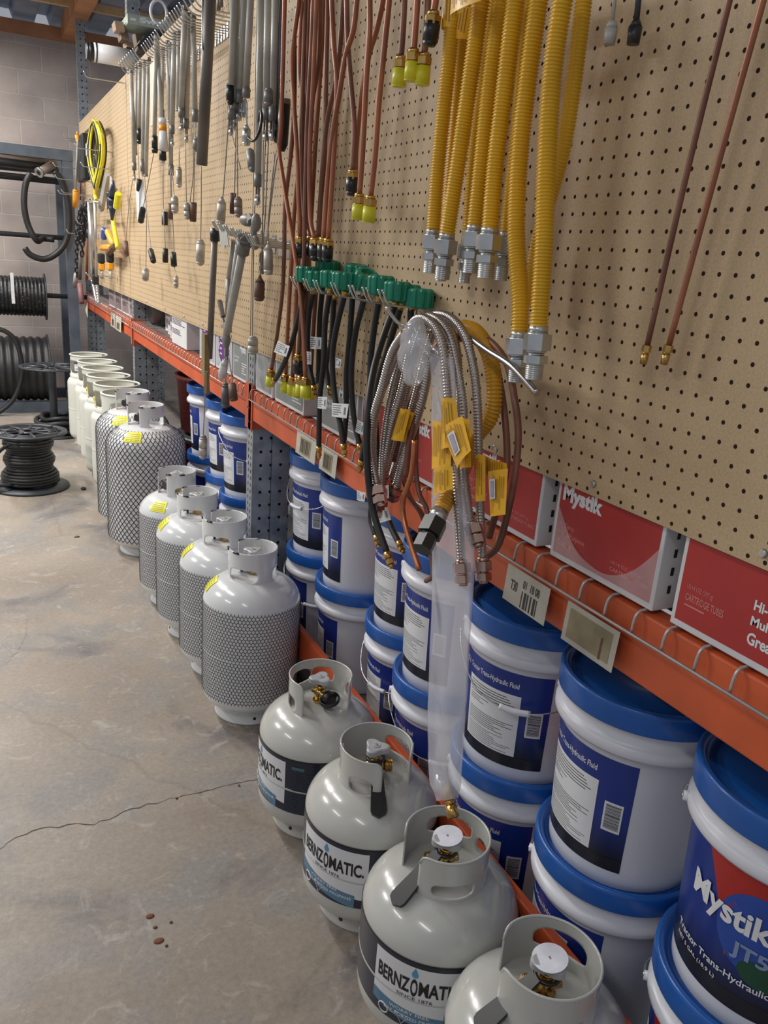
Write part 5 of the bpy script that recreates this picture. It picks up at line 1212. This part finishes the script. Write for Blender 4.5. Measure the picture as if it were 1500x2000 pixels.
m = MB().box(A.x-.4, A.x+.3, min(A.y, B.y), min(A.y, B.y)+1.7, B.z+.6, A.z).axial(W(404, 725, -5.8), (0, 0, -1), [(0, 3.0, .3, .5, 6, 0)]); tag(m.build('wood_block', mat('olive_wood', (.24, .18, .08), .7), None, A), 'narrow olive wooden block with a cable, beside the straight dark rod', 'wood block')
pipe_thing((475, 485), (442, 655), -5.8, .48, galv, tee, 'slanted grey pipe with a tee head in the middle hook row', lambda B: MB().ell(B+Vector((0, 0, -.5)), .5, .7, 1.2, 6, 1).axial(B+Vector((-.2, 1.2, 1.0)), (0, -1, .3), [(0, 2.6, .22, .22, 8, 2)]).box(B.x-.2, B.x+.2, B.y-.4, B.y+.2, B.z-2.6, B.z-.8, 1))
pipe_thing((466, 478), (448, 610), -4.6, .40, galv, None, 'grey pipe behind the slanted one with a tee head', lambda B: MB().axial(B, (0, 0, -1), [(0, 2.5, .3, .35, 8, 1)]))
pipe_thing((457, 470), (447, 545), -4.2, .36, galv, None, 'short grey pipe in the middle hook row', lambda B: MB().axial(B, (0, 0, -1), [(0, 5, .42, .42, 10, 1), (5, 5.2, .42, .2, 10, 1)]))
A, B = W(429, 588, -4.8), W(440, 640, -4.8); m = MB().axial(A, B-A, [(0, (B-A).length*.6, .35, .3, 6, 0), ((B-A).length*.6, (B-A).length*1.3, .14, .1, 6, 0)]); tag(m.build('flat_lever', galv_dark, None, A), 'small dark lever beside the slanted grey pipe foot', 'lever')
A = W(484, 430, -5.0); m = MB().ell(A, .9, 1.6, .7, 8).axial(A+Vector((0, -.6, .3)), (0, -1, -.5), [(0, 1.4, .5, .6, 8, 0)]).axial(A+Vector((0, -2.2, -.6)), (0, 0, -1), [(0, 2.2, .35, .5, 8, 0)]).ell(A+Vector((0, -3.2, -.3)), .6, .5, 1.0, 6).ell(A+Vector((0, -3.0, -2.4)), .5, .6, .8, 6)
tag(m.build('pipe_fitting', mat('dull_zinc', (.30, .28, .26), .5, .5), None, A), 'dull grey cast fitting above the tee of the slanted pipe', 'fitting')
for i, (x, y) in enumerate(((433, 458), (440, 452), (468, 462))):
    A = W(x, y, -5.6); m = MB().box(A.x-.05, A.x+.05, A.y-.9, A.y+.9, A.z-1.6, A.z+.8); m.v = [v+Vector((0, .5*(v.z-A.z), 0)) for v in m.v]; tag(m.build('paper_tag', mat('grey_card', (.42, .42, .38), .6), None, A), 'small grey card tag in the middle hook row, %s from the left' % ORD[i], 'tag', 'grey card tags in the middle hook row')
# screws / small bright hooks on the board
for x, y, lab in ((728, 429, 'small bright screw hook right of the yellow-capped copper pair'), (967, 880, 'small bright screw eye near the board edge behind the copper loops')):
    A = W(x, y, -.3); tag(MB().tube([A+Vector((-.1, .28*cos(a), .35*sin(a))) for a in [2*pi*k/14 for k in range(11)]], .07, 6).build('screw_hook', zinc, None, A), lab, 'hook')
# ================================================================ far-left tools on the board
def pegw(a, b, X0, X1, label, grp='wire hooks at the far end of the board'):
    A = W(a[0], a[1], X0); B = W(b[0], b[1], X1); y = B.y
    m = MB().tube(smooth([(0, y, B.z), (X0*.5, y, B.z), (X0+.9, y, B.z+.1), (X0, y, B.z+.9)], 4), .13, 6); tag(m.build('wire_hook', wire, None, (0, y, B.z)), label, 'hook', grp)
def lhook(tx, ty, X, label, up=1.0, r=.15):
    t_ = W(tx, ty, X); z = t_.z-up; m = MB().tube(smooth([(0, t_.y, z), (X*.5, t_.y, z), (X+1.2, t_.y, z), (X+.5, t_.y, z+.25), (X, t_.y, z+up)], 4), r, 6).box(-.12, 0, t_.y-.35, t_.y+.35, z-1.2, z+.4)
    tag(m.build('wire_hook', wire, None, (0, t_.y, z)), label, 'hook', 'wire hooks at the far end of the board')
for i, (x, y, X, w_) in enumerate(((124, 262, -8, 'top left, by the block wall'), (128, 267, -7, 'top left, just right of the first'), (146, 280, -9, 'holding the black holster'), (157, 316, -8, 'below the black holster'), (103, 317, -11, 'pointing at the coiled hose, upper one'), (107, 341, -11, 'pointing at the coiled hose, lower one'), (113, 371, -10, 'above the hanging chains, front one'), (119, 369, -9, 'above the hanging chains, back one'), (150, 430, -7, 'crossing the chains, upper one'), (129, 448, -9, 'crossing the chains, lower one'), (168, 532, -5, 'under the chrome tube'), (198, 532, -4, 'under the two orange-black gloves'), (122, 40, -8, 'unused near the top'))[:12]):
    lhook(x, y, X, 'thin wire hook %s' % w_)
p_ = W(163, 138, -9); lhook(163, 138, -9, 'lone wire hook pointing at the wall above the bare board corner', 1.2)
# yellow and black cable coil
c = W(187, 303, -3.0); h = MB(); r = random.Random(5)
ww = (W(207, 303, -3)-W(171, 303, -3)).length/2; hh = (W(187, 240, -3)-W(187, 366, -3)).length/2
for k in range(11):
    s = r.uniform(.45, 1); o = Vector((r.uniform(-.8, .8), r.uniform(-.8, .8), r.uniform(-.4, .4)))
    h.tube([c+o+Vector((.25*sin(3*a), ww*s*sin(a)*(.75+.25*cos(a)), hh*(.90+.1*s)*cos(a))) for a in [2*pi*q/28 for q in range(28)]], .27, 6, k % 2, False, True)
hang('cable_coil', [('cable', h, [tool_yellow, rubber]), ('label_tie', MB().box(c.x-1.2, c.x-1.0, c.y+ww*.5, c.y+ww*.5+2.6, c.z+.5, c.z+3.5), tag_white)], 'long narrow coil of yellow and black cable on the far board', 'cable coil', None, c)
# holsters
A, B = W(156, 270, -4), W(171, 352, -4); m = MB().box(-5.2, -3.2, B.y, A.y, B.z, A.z, 0, .5); tag(m.build('holster', rubber, None, A), 'dark holster beside the yellow cable coil', 'holster')
A, B = W(166, 258, -2.6), W(178, 338, -2.6); m = MB().box(-3.0, -1.4, B.y, A.y, B.z, A.z, 0, .4); tag(m.build('holster', black_plastic, None, A), 'black box-like holster behind the dark one', 'holster')
# orange-handled pick
A, M_, B = W(152, 272, -6), W(148, 370, -6), W(147, 403, -6)
hang('long_pick', [('shaft', MB().rod(A, M_, .28, 8), galv), ('handle', MB().axial(M_, B-M_, [(0, .4, .4, .75, 12, 0), (.4, (B-M_).length, .85, .75, 12, 0)]), orange_tool), ('top_grip', MB().axial(W(151, 264, -6), (0, 0, -1), [(-1, 0, .1, .4, 10, 0), (0, 1.8, .6, .5, 10, 0)]), orange_tool)], 'long grey pick with an orange handle at the far left', 'tool', None, A)
# saws: blade, yellow/black handle
def saw(a, b, c_, X, label):
    A, B, C = W(*a, X), W(*b, X), W(*c_, X); up = Vector((0, 0, 1))
    bl = MB(); n = 14
    d = (B-A); s = Vector((0, 1, 0)); wdt = 1.0
    bl.sheet(lambda u, v: A+d*v+s*(u-.5)*2*wdt+Vector((.06, 0, 0)), 1, 8); bl.sheet(lambda u, v: A+d*v+s*(u-.5)*2*wdt, 1, 8)
    for k in range(n): q = A+d*(k+.5)/n-s*wdt; bl.add([q+d/n*.4, q-d/n*.4, q-s*.45], [(0, 1, 2)])
    hd = MB().tube(smooth([A+s*wdt*.6, A.lerp(B, .35)+s*(wdt+.35)*-1+s*2*wdt*0, B-s*.2, C], 5), .55, 8); hb = MB().tube(smooth([A+up*3.5+s*.2, A+up*1.5, A.lerp(B, .12)], 5), .75, 8)
    hang('hand_saw', [('blade', bl, galv), ('back', hd, tool_yellow), ('handle', hb, [black_plastic])], label, 'saw', 'yellow saws on the far board', A)
saw((190, 330), (186, 378), (188, 392), -3.2, 'yellow and black saw beside the cable coil, upper one')
saw((215, 405), (222, 440), (230, 485), -2.8, 'yellow saw with a toothed blade, lower one')
A, B = W(210, 340, -3.4), W(197, 410, -3.4); m = MB().axial(A, B-A, [(0, (B-A).length, .7, .8, 4, 0)]); tag(m.build('wood_stick', galv, None, A), 'flat grey stick crossing between the two saws', 'stick')
A, B = W(221, 352, -4), W(219, 430, -4); m = MB().axial(A, B-A, [(0, 4, .25, 1.0, 10, 0), (4, (B-A).length*.6, 1.1, 1.1, 10, 0), ((B-A).length*.6, (B-A).length, 1.0, .3, 10, 0)]); tag(m.build('pliers', mat('navy_handle', (.015, .025, .07), .3, .2, coat=.5), None, A), 'dark blue handled tool hanging above the lower saw', 'tool')
A, B = W(216, 345, -3.6), W(222, 372, -3.6); m = MB().axial(A, B-A, [(0, (B-A).length, .2, .9, 6, 0)]); tag(m.build('scraper', galv, None, A), 'pointed steel blade above the dark blue tool', 'tool')
A, B = W(231, 378, -3.6), W(228, 405, -3.6); m = MB().axial(A, B-A, [(0, (B-A).length, .7, .8, 8, 0)]); tag(m.build('yellow_grip', tool_yellow, None, A), 'small yellow grip left of the wire rack end', 'tool')
# blue clamps, orange pliers, gloves
for a, b, X, m_, nm, lab in (((181, 438), (175, 456), -4.5, blue_tool, 'blue_clip', 'small blue clip on the chrome tube'), ((204, 446), (203, 467), -3.2, blue_tool, 'blue_clip', 'larger blue clip right of the chrome tube'), ((210, 452), (222, 478), -3.0, orange_tool, 'orange_grip', 'orange grip slanting under the blue clip'), ((200, 484), (216, 484), -3.0, orange_tool, 'orange_grip', 'level orange grip below the blue clip'), ((224, 480), (212, 495), -3.0, weight_brown, 'brown_strap', 'brown strap below the orange grips')):
    A, B = W(*a, X), W(*b, X); m = MB().axial(A, B-A, [(0, .3, .5, .8, 8, 0), (.3, (B-A).length-.3, .8, .8, 8, 0), ((B-A).length-.3, (B-A).length, .8, .5, 8, 0)]); tag(m.build(nm, m_, None, A), lab, 'tool')
for i, (x, y) in enumerate(((198, 510), (215, 508))):
    A = W(x, y, -2.6); hang('work_glove', [('cuff', MB().box(A.x-.8, A.x+.8, A.y-1.7, A.y+1.7, A.z-.6, A.z+2.0, 0, .4), rubber), ('palm', MB().box(A.x-.7, A.x+.7, A.y-1.5, A.y+1.5, A.z-2.4, A.z-.6, 0, .3), orange_tool)]+[('finger', MB().rod((A.x, A.y+q, A.z-2.3), (A.x, A.y+q*1.1, A.z-4.6-.8*abs(q)*0), .28, 8), galv) for q in (-1.0, -.3, .4, 1.0)], 'black and orange handled small tools in a bunch, %s one' % ('left', 'right')[i], 'tool bunch', 'two tool bunches low on the far board', A)
# chrome tubes with a spiral bit
A, B = W(176, 395, -5), W(181, 540, -5)
hang('chrome_tube', [('tube', MB().rod(A, B, .75, 12), zinc), ('rod', MB().rod(W(186, 395, -5), W(188, 540, -5), .4, 10), zinc), ('top_bar', MB().rod(W(168, 392, -5), W(194, 396, -5), .35, 8), zinc)], 'bright chrome tubes hanging from a bar at the far end', 'tube', None, A)
for i, (a, b) in enumerate((((181, 550), (189, 590)), ((188, 548), (193, 592)))):
    A, B = W(*a, -4.4), W(*b, -4.4); m = MB().corr([A, A.lerp(B, .5), B], .42, .16, .8, 8, 0, 4); tag(m.build('auger_bit', zinc, None, A), 'twisted bright auger bit above the beam end, %s' % ('left one', 'right one')[i], 'drill bit', 'two auger bits')
A = W(186, 545, -4.6); tag(MB().box(A.x-.8, A.x+.8, A.y-1.6, A.y+1.6, A.z-1.5, A.z+1.2, 0, .3).build('bit_holder', black_plastic, None, A), 'black holder above the two auger bits', 'holder')
# black chains
for i, (x0, y0, x1, y1, X) in enumerate(((158, 402, 154, 470, -6), (163, 400, 160, 500, -5.4), (170, 395, 165, 468, -4.8), (176, 392, 172, 462, -4.2), (152, 420, 150, 540, -6.2))):
    A, B = W(x0, y0, X), W(x1, y1, X); m = MB(); n = int((B-A).length/1.5)
    for k in range(n):
        c = A.lerp(B, (k+.5)/n); ax = Vector((1, 0, 0)) if k % 2 else Vector((0, 1, 0))
        m.tube([c+ax*(.5*sin(a))+Vector((0, 0, .95*cos(a))) for a in [2*pi*q/12 for q in range(12)]], .24, 5, 0, False, True)
    tag(m.build('chain', mat('black_chain', (.03, .03, .035), .3, .6), None, A), 'black chain hanging at the far left end of the board, %s from the left' % ORD[(1, 2, 3, 4, 0)[i]], 'chain', 'black chains at the far end')
for (a, b, r_, m_, lab) in (((158, 490), (156, 545), .55, galv_dark, 'dull pipe with a white top below the chains'), ((148, 535), (146, 560), .6, galv, 'short grey pipe end left of the beam end'), ((156, 555), (160, 592), .8, mat('faded_red', (.22, .10, .10), .6), 'faded red tube below the dull pipe')):
    A, B = W(*a, -5.5), W(*b, -5.5); tag(MB().rod(A, B, r_, 10).build('pipe_piece', m_, None, A), lab, 'pipe')
for i, (x, y0, y1) in enumerate(((169, 470, 550), (172, 400, 545), (158, 330, 390))):
    A, B = W(x, y0, -1.5), W(x-1, y1, -1.5); tag(MB().rod(A, B, .22, 6).build('thin_rod', (copper_dark, copper_dark, mat('wine_rod', (.18, .04, .06), .4))[i], None, A), 'thin %s rod at the far end of the board, %s' % (('copper', 'copper', 'wine red')[i], ('beside the chrome tube', 'behind the chrome tube', 'behind the holster')[i]), 'rod')
A = W(170, 600, -2.5); tag(MB().add([A+Vector((0, 2.5, 0)), A+Vector((0, -1.5, 1.6)), A+Vector((0, -1.2, -3.4)), A+Vector((-.4, 2.0, -1))], [(0, 1, 2), (0, 2, 3), (0, 3, 1), (1, 3, 2)]).build('folded_paper', paper, None, A), 'folded cream paper stuck at the far end of the orange beam', 'paper')

# ================================================================ steel frame with reels by the block wall
fr = thing('reel_rack', WZ(40, 815, 0), 'blue-grey steel rack by the block wall carrying hose reels', 'rack'); fo = fr.location/S
YF = 290
def fp(mb, name, m=steel_frame):
    o = mb.build(name, m, fr); o.location = -fr.location; return o
u0 = WY(130, 500, YF); u1 = WY(150, 500, YF); pz = WY(60, 285, YF).z; pb = WY(60, 306, YF).z
fp(MB().box(u0.x, u1.x, YF, YF+3, 0, pz), 'upright'); fp(MB().box(u0.x, u1.x, YF+28, YF+31, 0, pz), 'upright')
fp(MB().box(-75, u1.x+.1, YF-.2, YF+2.5, pb, pz+.1), 'top_beam'); fp(MB().box(-75, u1.x+.1, YF-.15, YF+2.9, 0.02, 3.6), 'bottom_beam')
fp(MB().box(-75, u1.x, YF+28, YF+31, 0, 3.6), 'bottom_beam')
fp(MB().box(u0.x, u1.x, YF+3, YF+28, 0, 3), 'side_rail')
zs_ = WY(8, 338, YF+12).z-.8
for q in (YF+4, YF+20): fp(MB().rod((-75, q, zs_), (u1.x, q, zs_), .6, 8), 'cross_bar', steel_dark)
zr = [WY(60, 460, YF+6).z, WY(110, 578, YF+6).z, WY(110, 668, YF+6).z]
for q in zr[:2]: fp(MB().rod((-75, YF+6, q), (u1.x+6, YF+6, q), .8, 10), 'rod', steel_dark)
def reel(yc, z, xr, R, w, m, rib, label, flange=1.2, loose=None):
    t = thing('hose_reel', (xr-w/2, yc, z), label, 'reel', 'hose reels on the steel rack')
    d = MB(); prof = []
    n = int(w/rib); 
    for k in range(n+1):
        x = -w/2+w*k/n; prof += [(R-.28*rib, x-.5*rib), (R-.05*rib, x-.22*rib), (R, x), (R-.05*rib, x+.22*rib)]
    rot = lambda mb: setattr(mb, 'v', [Vector((v.z, v.y, v.x)) for v in mb.v])
    d.lathe(prof, 56); rot(d); d.build('wound_hose', m, t)
    for s in (-1, 1):
        f = MB().lathe([(.01, -.2), (R+flange, -.2), (R+flange, .2), (.01, .2)], 40); rot(f); f.v = [v+Vector((s*(w/2+.5), 0, 0)) for v in f.v]; f.build('flange', steel_dark, t)
    return t
c1 = WY(85, 580, YF+8); R1_ = (WY(60, 540, YF+8)-WY(60, 624, YF+8)).length/2
braid = mat('braided_black_hose', (.02, .022, .026), .4, .1, .1, 20, bump=.8, bscale=60)
nt = braid.node_tree; vz = nn(nt, 'ShaderNodeTexVoronoi', Scale=38.0); tcc = nn(nt, 'ShaderNodeTexCoord'); nt.links.new(tcc.outputs['Object'], vz.inputs['Vector'])
rq = nn(nt, 'ShaderNodeValToRGB'); rq.color_ramp.elements[0].color = (.10, .11, .12, 1); rq.color_ramp.elements[0].position = .12; rq.color_ramp.elements[1].color = (.008, .009, .011, 1); rq.color_ramp.elements[1].position = .3
nt.links.new(vz.outputs['Distance'], rq.inputs[0]); nt.links.new(rq.outputs[0], nt.nodes['Principled BSDF'].inputs['Base Color'])
reel(YF+8, c1.z, c1.x, R1_-.6, 34, braid, 1.1, 'reel of black knobbly hose high on the steel rack')
A = WY(24, 555, YF-2.5); tag(MB().box(A.x-.5, A.x+.5, A.y-.1, A.y, A.z-6, A.z+3.5).build('white_tie', tag_white, None, A), 'white paper tie on the knobbly black hose reel', 'tie')
c2 = WY(92, 720, YF+8); R2_ = (WY(60, 655, YF+8)-WY(60, 790, YF+8)).length/2
reel(YF+8, c2.z, c2.x, R2_-1.0, 30, rubber, 2.3, 'large reel of thick black hose low on the steel rack', .8)
P = [WY(x, y, YF-5) for x, y in ((-12, 640), (12, 648), (30, 665), (40, 695), (43, 730), (34, 765), (18, 790), (-12, 812))]
tag(MB().tube(smooth(P, 5), .75, 8).build('loose_hose', rubber, None, P[2]), 'loose black hose end curving down in front of the lower reel', 'hose')
# hose coil on the shelf
c = WY(99, 336, YF+12); c.x -= 15.5; c.z -= .5
m = MB()
for k, (rr_, zz, mi) in enumerate(((17, 1.3, 1), (15.5, 1.4, 1), (16.6, 3.2, 0), (14.2, 3.4, 0), (12.5, 1.3, 1))):
    m.tube([Vector((c.x+rr_*cos(a), c.y+rr_*.62*sin(a), c.z+zz)) for a in [2*pi*q/44 for q in range(44)]], 1.15, 10, mi, False, True)
A = WY(78, 336, YF+1); B = WY(102, 322, YF+4)
m.axial(B, A-B, [(0, (A-B).length, 1.25, 1.35, 14, 0), ((A-B).length, (A-B).length+.6, 1.6, 1.6, 14, 2), ((A-B).length+.6, (A-B).length+.65, .8, .8, 12, 1)])
tag(m.build('hose_coil', [mat('grey_hose', (.27, .23, .20), .5), rubber, zinc], None, (c.x, c.y, c.z)), 'coil of thick grey and black hose lying on the steel rack shelf', 'hose')
P = [WY(x, y, YF-1.5) for x, y in ((60, 338), (50, 360), (47, 400), (55, 440), (72, 470), (92, 490))]
P2 = [WY(x, y, YF-1.5) for x, y in ((48, 484), (60, 498), (85, 506), (108, 497), (127, 475), (135, 440), (132, 395), (118, 350), (106, 335))]
tag(MB().tube(smooth(P[:5]+[WY(84, 466, YF+5), WY(106, 468, YF+5)], 5), .95, 8).build('hanging_hose', rubber, None, P[0]), 'black hose drooping from the shelf, left side of the open loop', 'hose')
tag(MB().tube(smooth(P2, 5), .95, 8).build('hanging_hose', rubber, None, P2[0]), 'black hose drooping from the shelf, right side and lower end of the loop', 'hose')
# ================================================================ reels on the floor
def spool(x, y, R, r, h, label, n=9, hose=True, low=None):
    t = thing('cable_spool', (x, y, 0), label, 'spool')
    fl = MB().lathe([(.8, .15), (R-.3, .0), (R, .2), (R, .5), (r, .9), (.8, .9)], 48); fl.build('bottom_flange', steel_dark, t)
    tp = MB(); tp.lathe([(.9, h), (2.4, h), (2.4, h+.35), (.9, h+.35)], 24).lathe([(R-1.3, h), (R, h), (R, h+.4), (R-1.3, h+.35), (R-1.3, h)], 48)
    for k in range(n): a = 2*pi*k/n; tp.rod((2.0*cos(a), 2.0*sin(a), h+.18), ((R-1)*cos(a), (R-1)*sin(a), h+.18), .32, 6)
    tp.lathe([(R*.52, h+.05), (R*.6, h+.05), (R*.6, h+.3), (R*.52, h+.3), (R*.52, h+.05)], 36)
    for k in range(3): tp.lathe([(R*.62+k*.8, h+.05), (R*.66+k*.8, h+.05), (R*.66+k*.8, h+.2), (R*.62+k*.8, h+.2)], 36)
    tp.build('top_flange', steel_dark, t)
    MB().lathe([(r*.7, .5), (r*.7, h)], 24).build('hub', steel_dark, t)
    if hose:
        m = MB(); P = []; rr = random.Random(6); N = 17
        for k in range(N*24):
            q = k/(N*24-1); a = 2*pi*k/24; rad = r+.3+.8*sin(q*9)**2+(1.6*(1-q)**4); P.append(Vector((rad*cos(a), rad*sin(a), 1.3+(h-2.2)*q)))
        m.tube(P, .42, 7); 
        m.build('cable', rubber, t)
        if low: m = MB().tube(smooth(low, 6), .42, 7); o = m.build('cable', rubber, t); o.location = -Vector((x, y, 0))*S
    return t
fc = WZ(62, 968, .3); R_ = 8.6; d = Vector((fc.x-CAMP.x, fc.y, 0)).normalized(); C = fc+d*R_
tail = [Vector((C.x-3.0, C.y-3, 11.5)), Vector((C.x-6.0, C.y-3.5, 10)), Vector((C.x-9.3, C.y-4, 6)), Vector((C.x-9.8, C.y-4.5, 3.5)), Vector((C.x-8, C.y-5.2, 2.2)), Vector((C.x-4, C.y-4.5, 1.9))]
hgt = None
for z in range(80, 260):
    q = Vector((C.x, C.y, z/10)); v = q-CAMP; px_y = 1000-F*v.dot(_u)/v.dot(_f)
    if px_y < 845: hgt = z/10; break
spool(C.x, C.y, R_, 4.2, hgt or 15, 'black cable spool standing on the floor at the left', low=tail)
C2 = WZ(112, 856, .3); spool(C2.x, C2.y+8, 9.0, 1.6, 20, 'dark cable spool half hidden behind the farthest cream cylinder', hose=False)
A = C2+Vector((1.5, 5, 0)); m = MB()
for k, (rr_, z_) in enumerate(((6.5, 1.2), (5.8, 2.6), (6.6, 4.0), (5.0, 5.2))): m.tube([Vector((A.x+rr_*cos(a), A.y+3+rr_*sin(a), z_+.4*sin(3*a))) for a in [2*pi*q/30 for q in range(30)]], .7, 8, 0, False, True)
tag(m.build('black_hose_pile', rubber, None, (A.x, A.y, .4)), 'loops of black hose heaped on the half hidden spool', 'hose')
# floor debris
A = WZ(163, 956, 0); tag(MB().ell((A.x, A.y, .28), .6, .9, .32, 6).build('debris', rubber, None, (A.x, A.y, 0)), 'small black lump on the floor right of the cable spool', 'debris')
A = WZ(150, 1049, 0); tag(MB().ell((A.x, A.y, .12), .55, .35, .14, 6).build('debris', weight_brown, None, (A.x, A.y, 0)), 'tiny dark crumb on the floor below the cable spool', 'debris')
for i, (x, y, s) in enumerate(((293, 1790, .38), (310, 1838, .45), (303, 1812, .2), (334, 1802, .15), (325, 1848, .14))):
    A = WZ(x, y, 0); tag(MB().ell((A.x, A.y, .06), s, s*.7, .09, 6).build('rust_crumb', mat('rust_dirt', (.20, .08, .04), .9), None, (A.x, A.y, 0)), ['rust coloured crumb on the near floor, upper one', 'larger dark rust crumb on the near floor', 'small rust crumb between the two larger ones', 'tiny crumb right of the rust crumbs', 'tiny crumb below the rust crumbs'][i], 'debris', 'rust crumbs on the near floor')
A = WZ(466, 1535, 0); tag(MB().ell((A.x, A.y, .12), .13, .13, .12, 6).build('pebble', paper_dirty, None, (A.x, A.y, 0)), 'pebble on the floor crack left of the farthest labelled tank', 'pebble')
A = WZ(345, 1560, 0); tag(MB().ell((A.x, A.y, .08), .15, .12, .1, 6).build('pebble', weight_brown, None, (A.x, A.y, 0)), 'dark pebble on the floor crack left of centre', 'pebble')

# ================================================================ things at the top left
A = WY(182, 102, 196); B = WY(262, 110, 196); r_ = (WY(200, 84, 196)-WY(200, 122, 196)).length/2
ax = Vector((1, 0, 0)); t = thing('lantern', A, 'white cylinder with a black end cap high above the board corner', 'canister'); L = B.x-A.x
def loc_(o): o.location = -t.location; return o
loc_(MB().axial(A, ax, [(0, L, r_, r_, 36, 0)]).build('body', print_white, t)); loc_(MB().axial(A-ax*1.4, ax, [(0, .5, r_*.8, r_*.98, 36, 0), (.5, 1.3, r_*.98, r_*1.02, 36, 0), (1.8, 2.1, r_*1.03, r_*1.03, 36, 0)]).build('end_cap', black_plastic, t))
A = WY(246, 30, 190); B = WY(312, 62, 190)
m = MB().box(A.x, B.x+3, 188, 196, B.z, A.z, 0); g = lambda u, v: Vector((A.x+u, 187.95, B.z+v)); hh = A.z-B.z
write(m, 'Swif', g, 2.3, 7.2, hh*.28, hh*.85, 1, .05)
rect(m, g, .5, 1.6, hh*.35, hh*.6, 1)
tag(m.build('product_box', [swift_green, print_white], None, (A.x, 188, B.z)), 'pale green box reading Swif above the grey tubes', 'box')
A = WY(310, 24, 186); tag(MB().tube([A+Vector((3.2*.5*cos(a), 0, 2.1*sin(a))) for a in [2*pi*k/24 for k in range(24)]], .3, 8, 0, False, True).build('white_ring', print_white, None, A), 'white ring handle behind the pale green box', 'ring')
for i, (x0, y0, x1, y1) in enumerate(((222, 42, 240, 62), (232, 58, 248, 80), (244, 82, 258, 95), (262, 64, 280, 100))):
    A, B = WY(x0, y0, 192+i*2), WY(x1, y1, 192+i*2); m = MB().box(A.x, B.x, 191+i*2, 195+i*2, B.z, A.z); m.v = [v+Vector(((v.z-A.z)*-.2, 0, 0)) for v in m.v]
    tag(m.build('cardboard_flap', tan if i % 2 == 0 else mat('dark_cardboard', (.22, .16, .12), .8), None, A), ['torn cardboard flap left of the pale green box', 'brown cardboard flap below the first one', 'small cardboard piece above the white canister', 'dark grey-brown flap under the pale green box'][i], 'cardboard')
sb = WY(240, 96, 200)
# shelf these stand on: a steel shelf fixed to the posts
tag(MB().box(1, 14, 188.5, 204.2, WY(262, 66, 190).z-.6, WY(262, 66, 190).z-.2).build('high_shelf', steel_dark, None, (10, 200, 100)), 'narrow dark shelf under the pale green box high on the rack', 'shelf')

# ================================================================ light
def area(name, loc, size, sy, energy, col, rot=(0, 0, 0)):
    l = bpy.data.lights.new(name, 'AREA'); l.shape = 'RECTANGLE'; l.size = size*S; l.size_y = sy*S; l.energy = energy; l.color = col
    o = bpy.data.objects.new(name, l); COL.objects.link(o); o.location = Vector(loc)*S; o.rotation_euler = rot; return o
for i, (x, y, e) in enumerate(((-62, 128, 18), (-62, 195, 60), (-62, 285, 58), (-140, 80, 14), (-140, 190, 70))):
    area('tube_light', (x, y, 121), 5, 46, e, (1, .97, .93))
area('tube_light', (-75, -5, 121), 5, 46, 8, (1, .95, .90))
w = bpy.data.worlds.new('world'); bpy.context.scene.world = w; w.use_nodes = True
w.node_tree.nodes['Background'].inputs[0].default_value = (.86, .9, 1, 1); w.node_tree.nodes['Background'].inputs[1].default_value = .23
sc = bpy.context.scene
sc.view_settings.view_transform = 'Standard'; sc.view_settings.look = 'None'; sc.view_settings.gamma = 1; sc.view_settings.exposure = .6
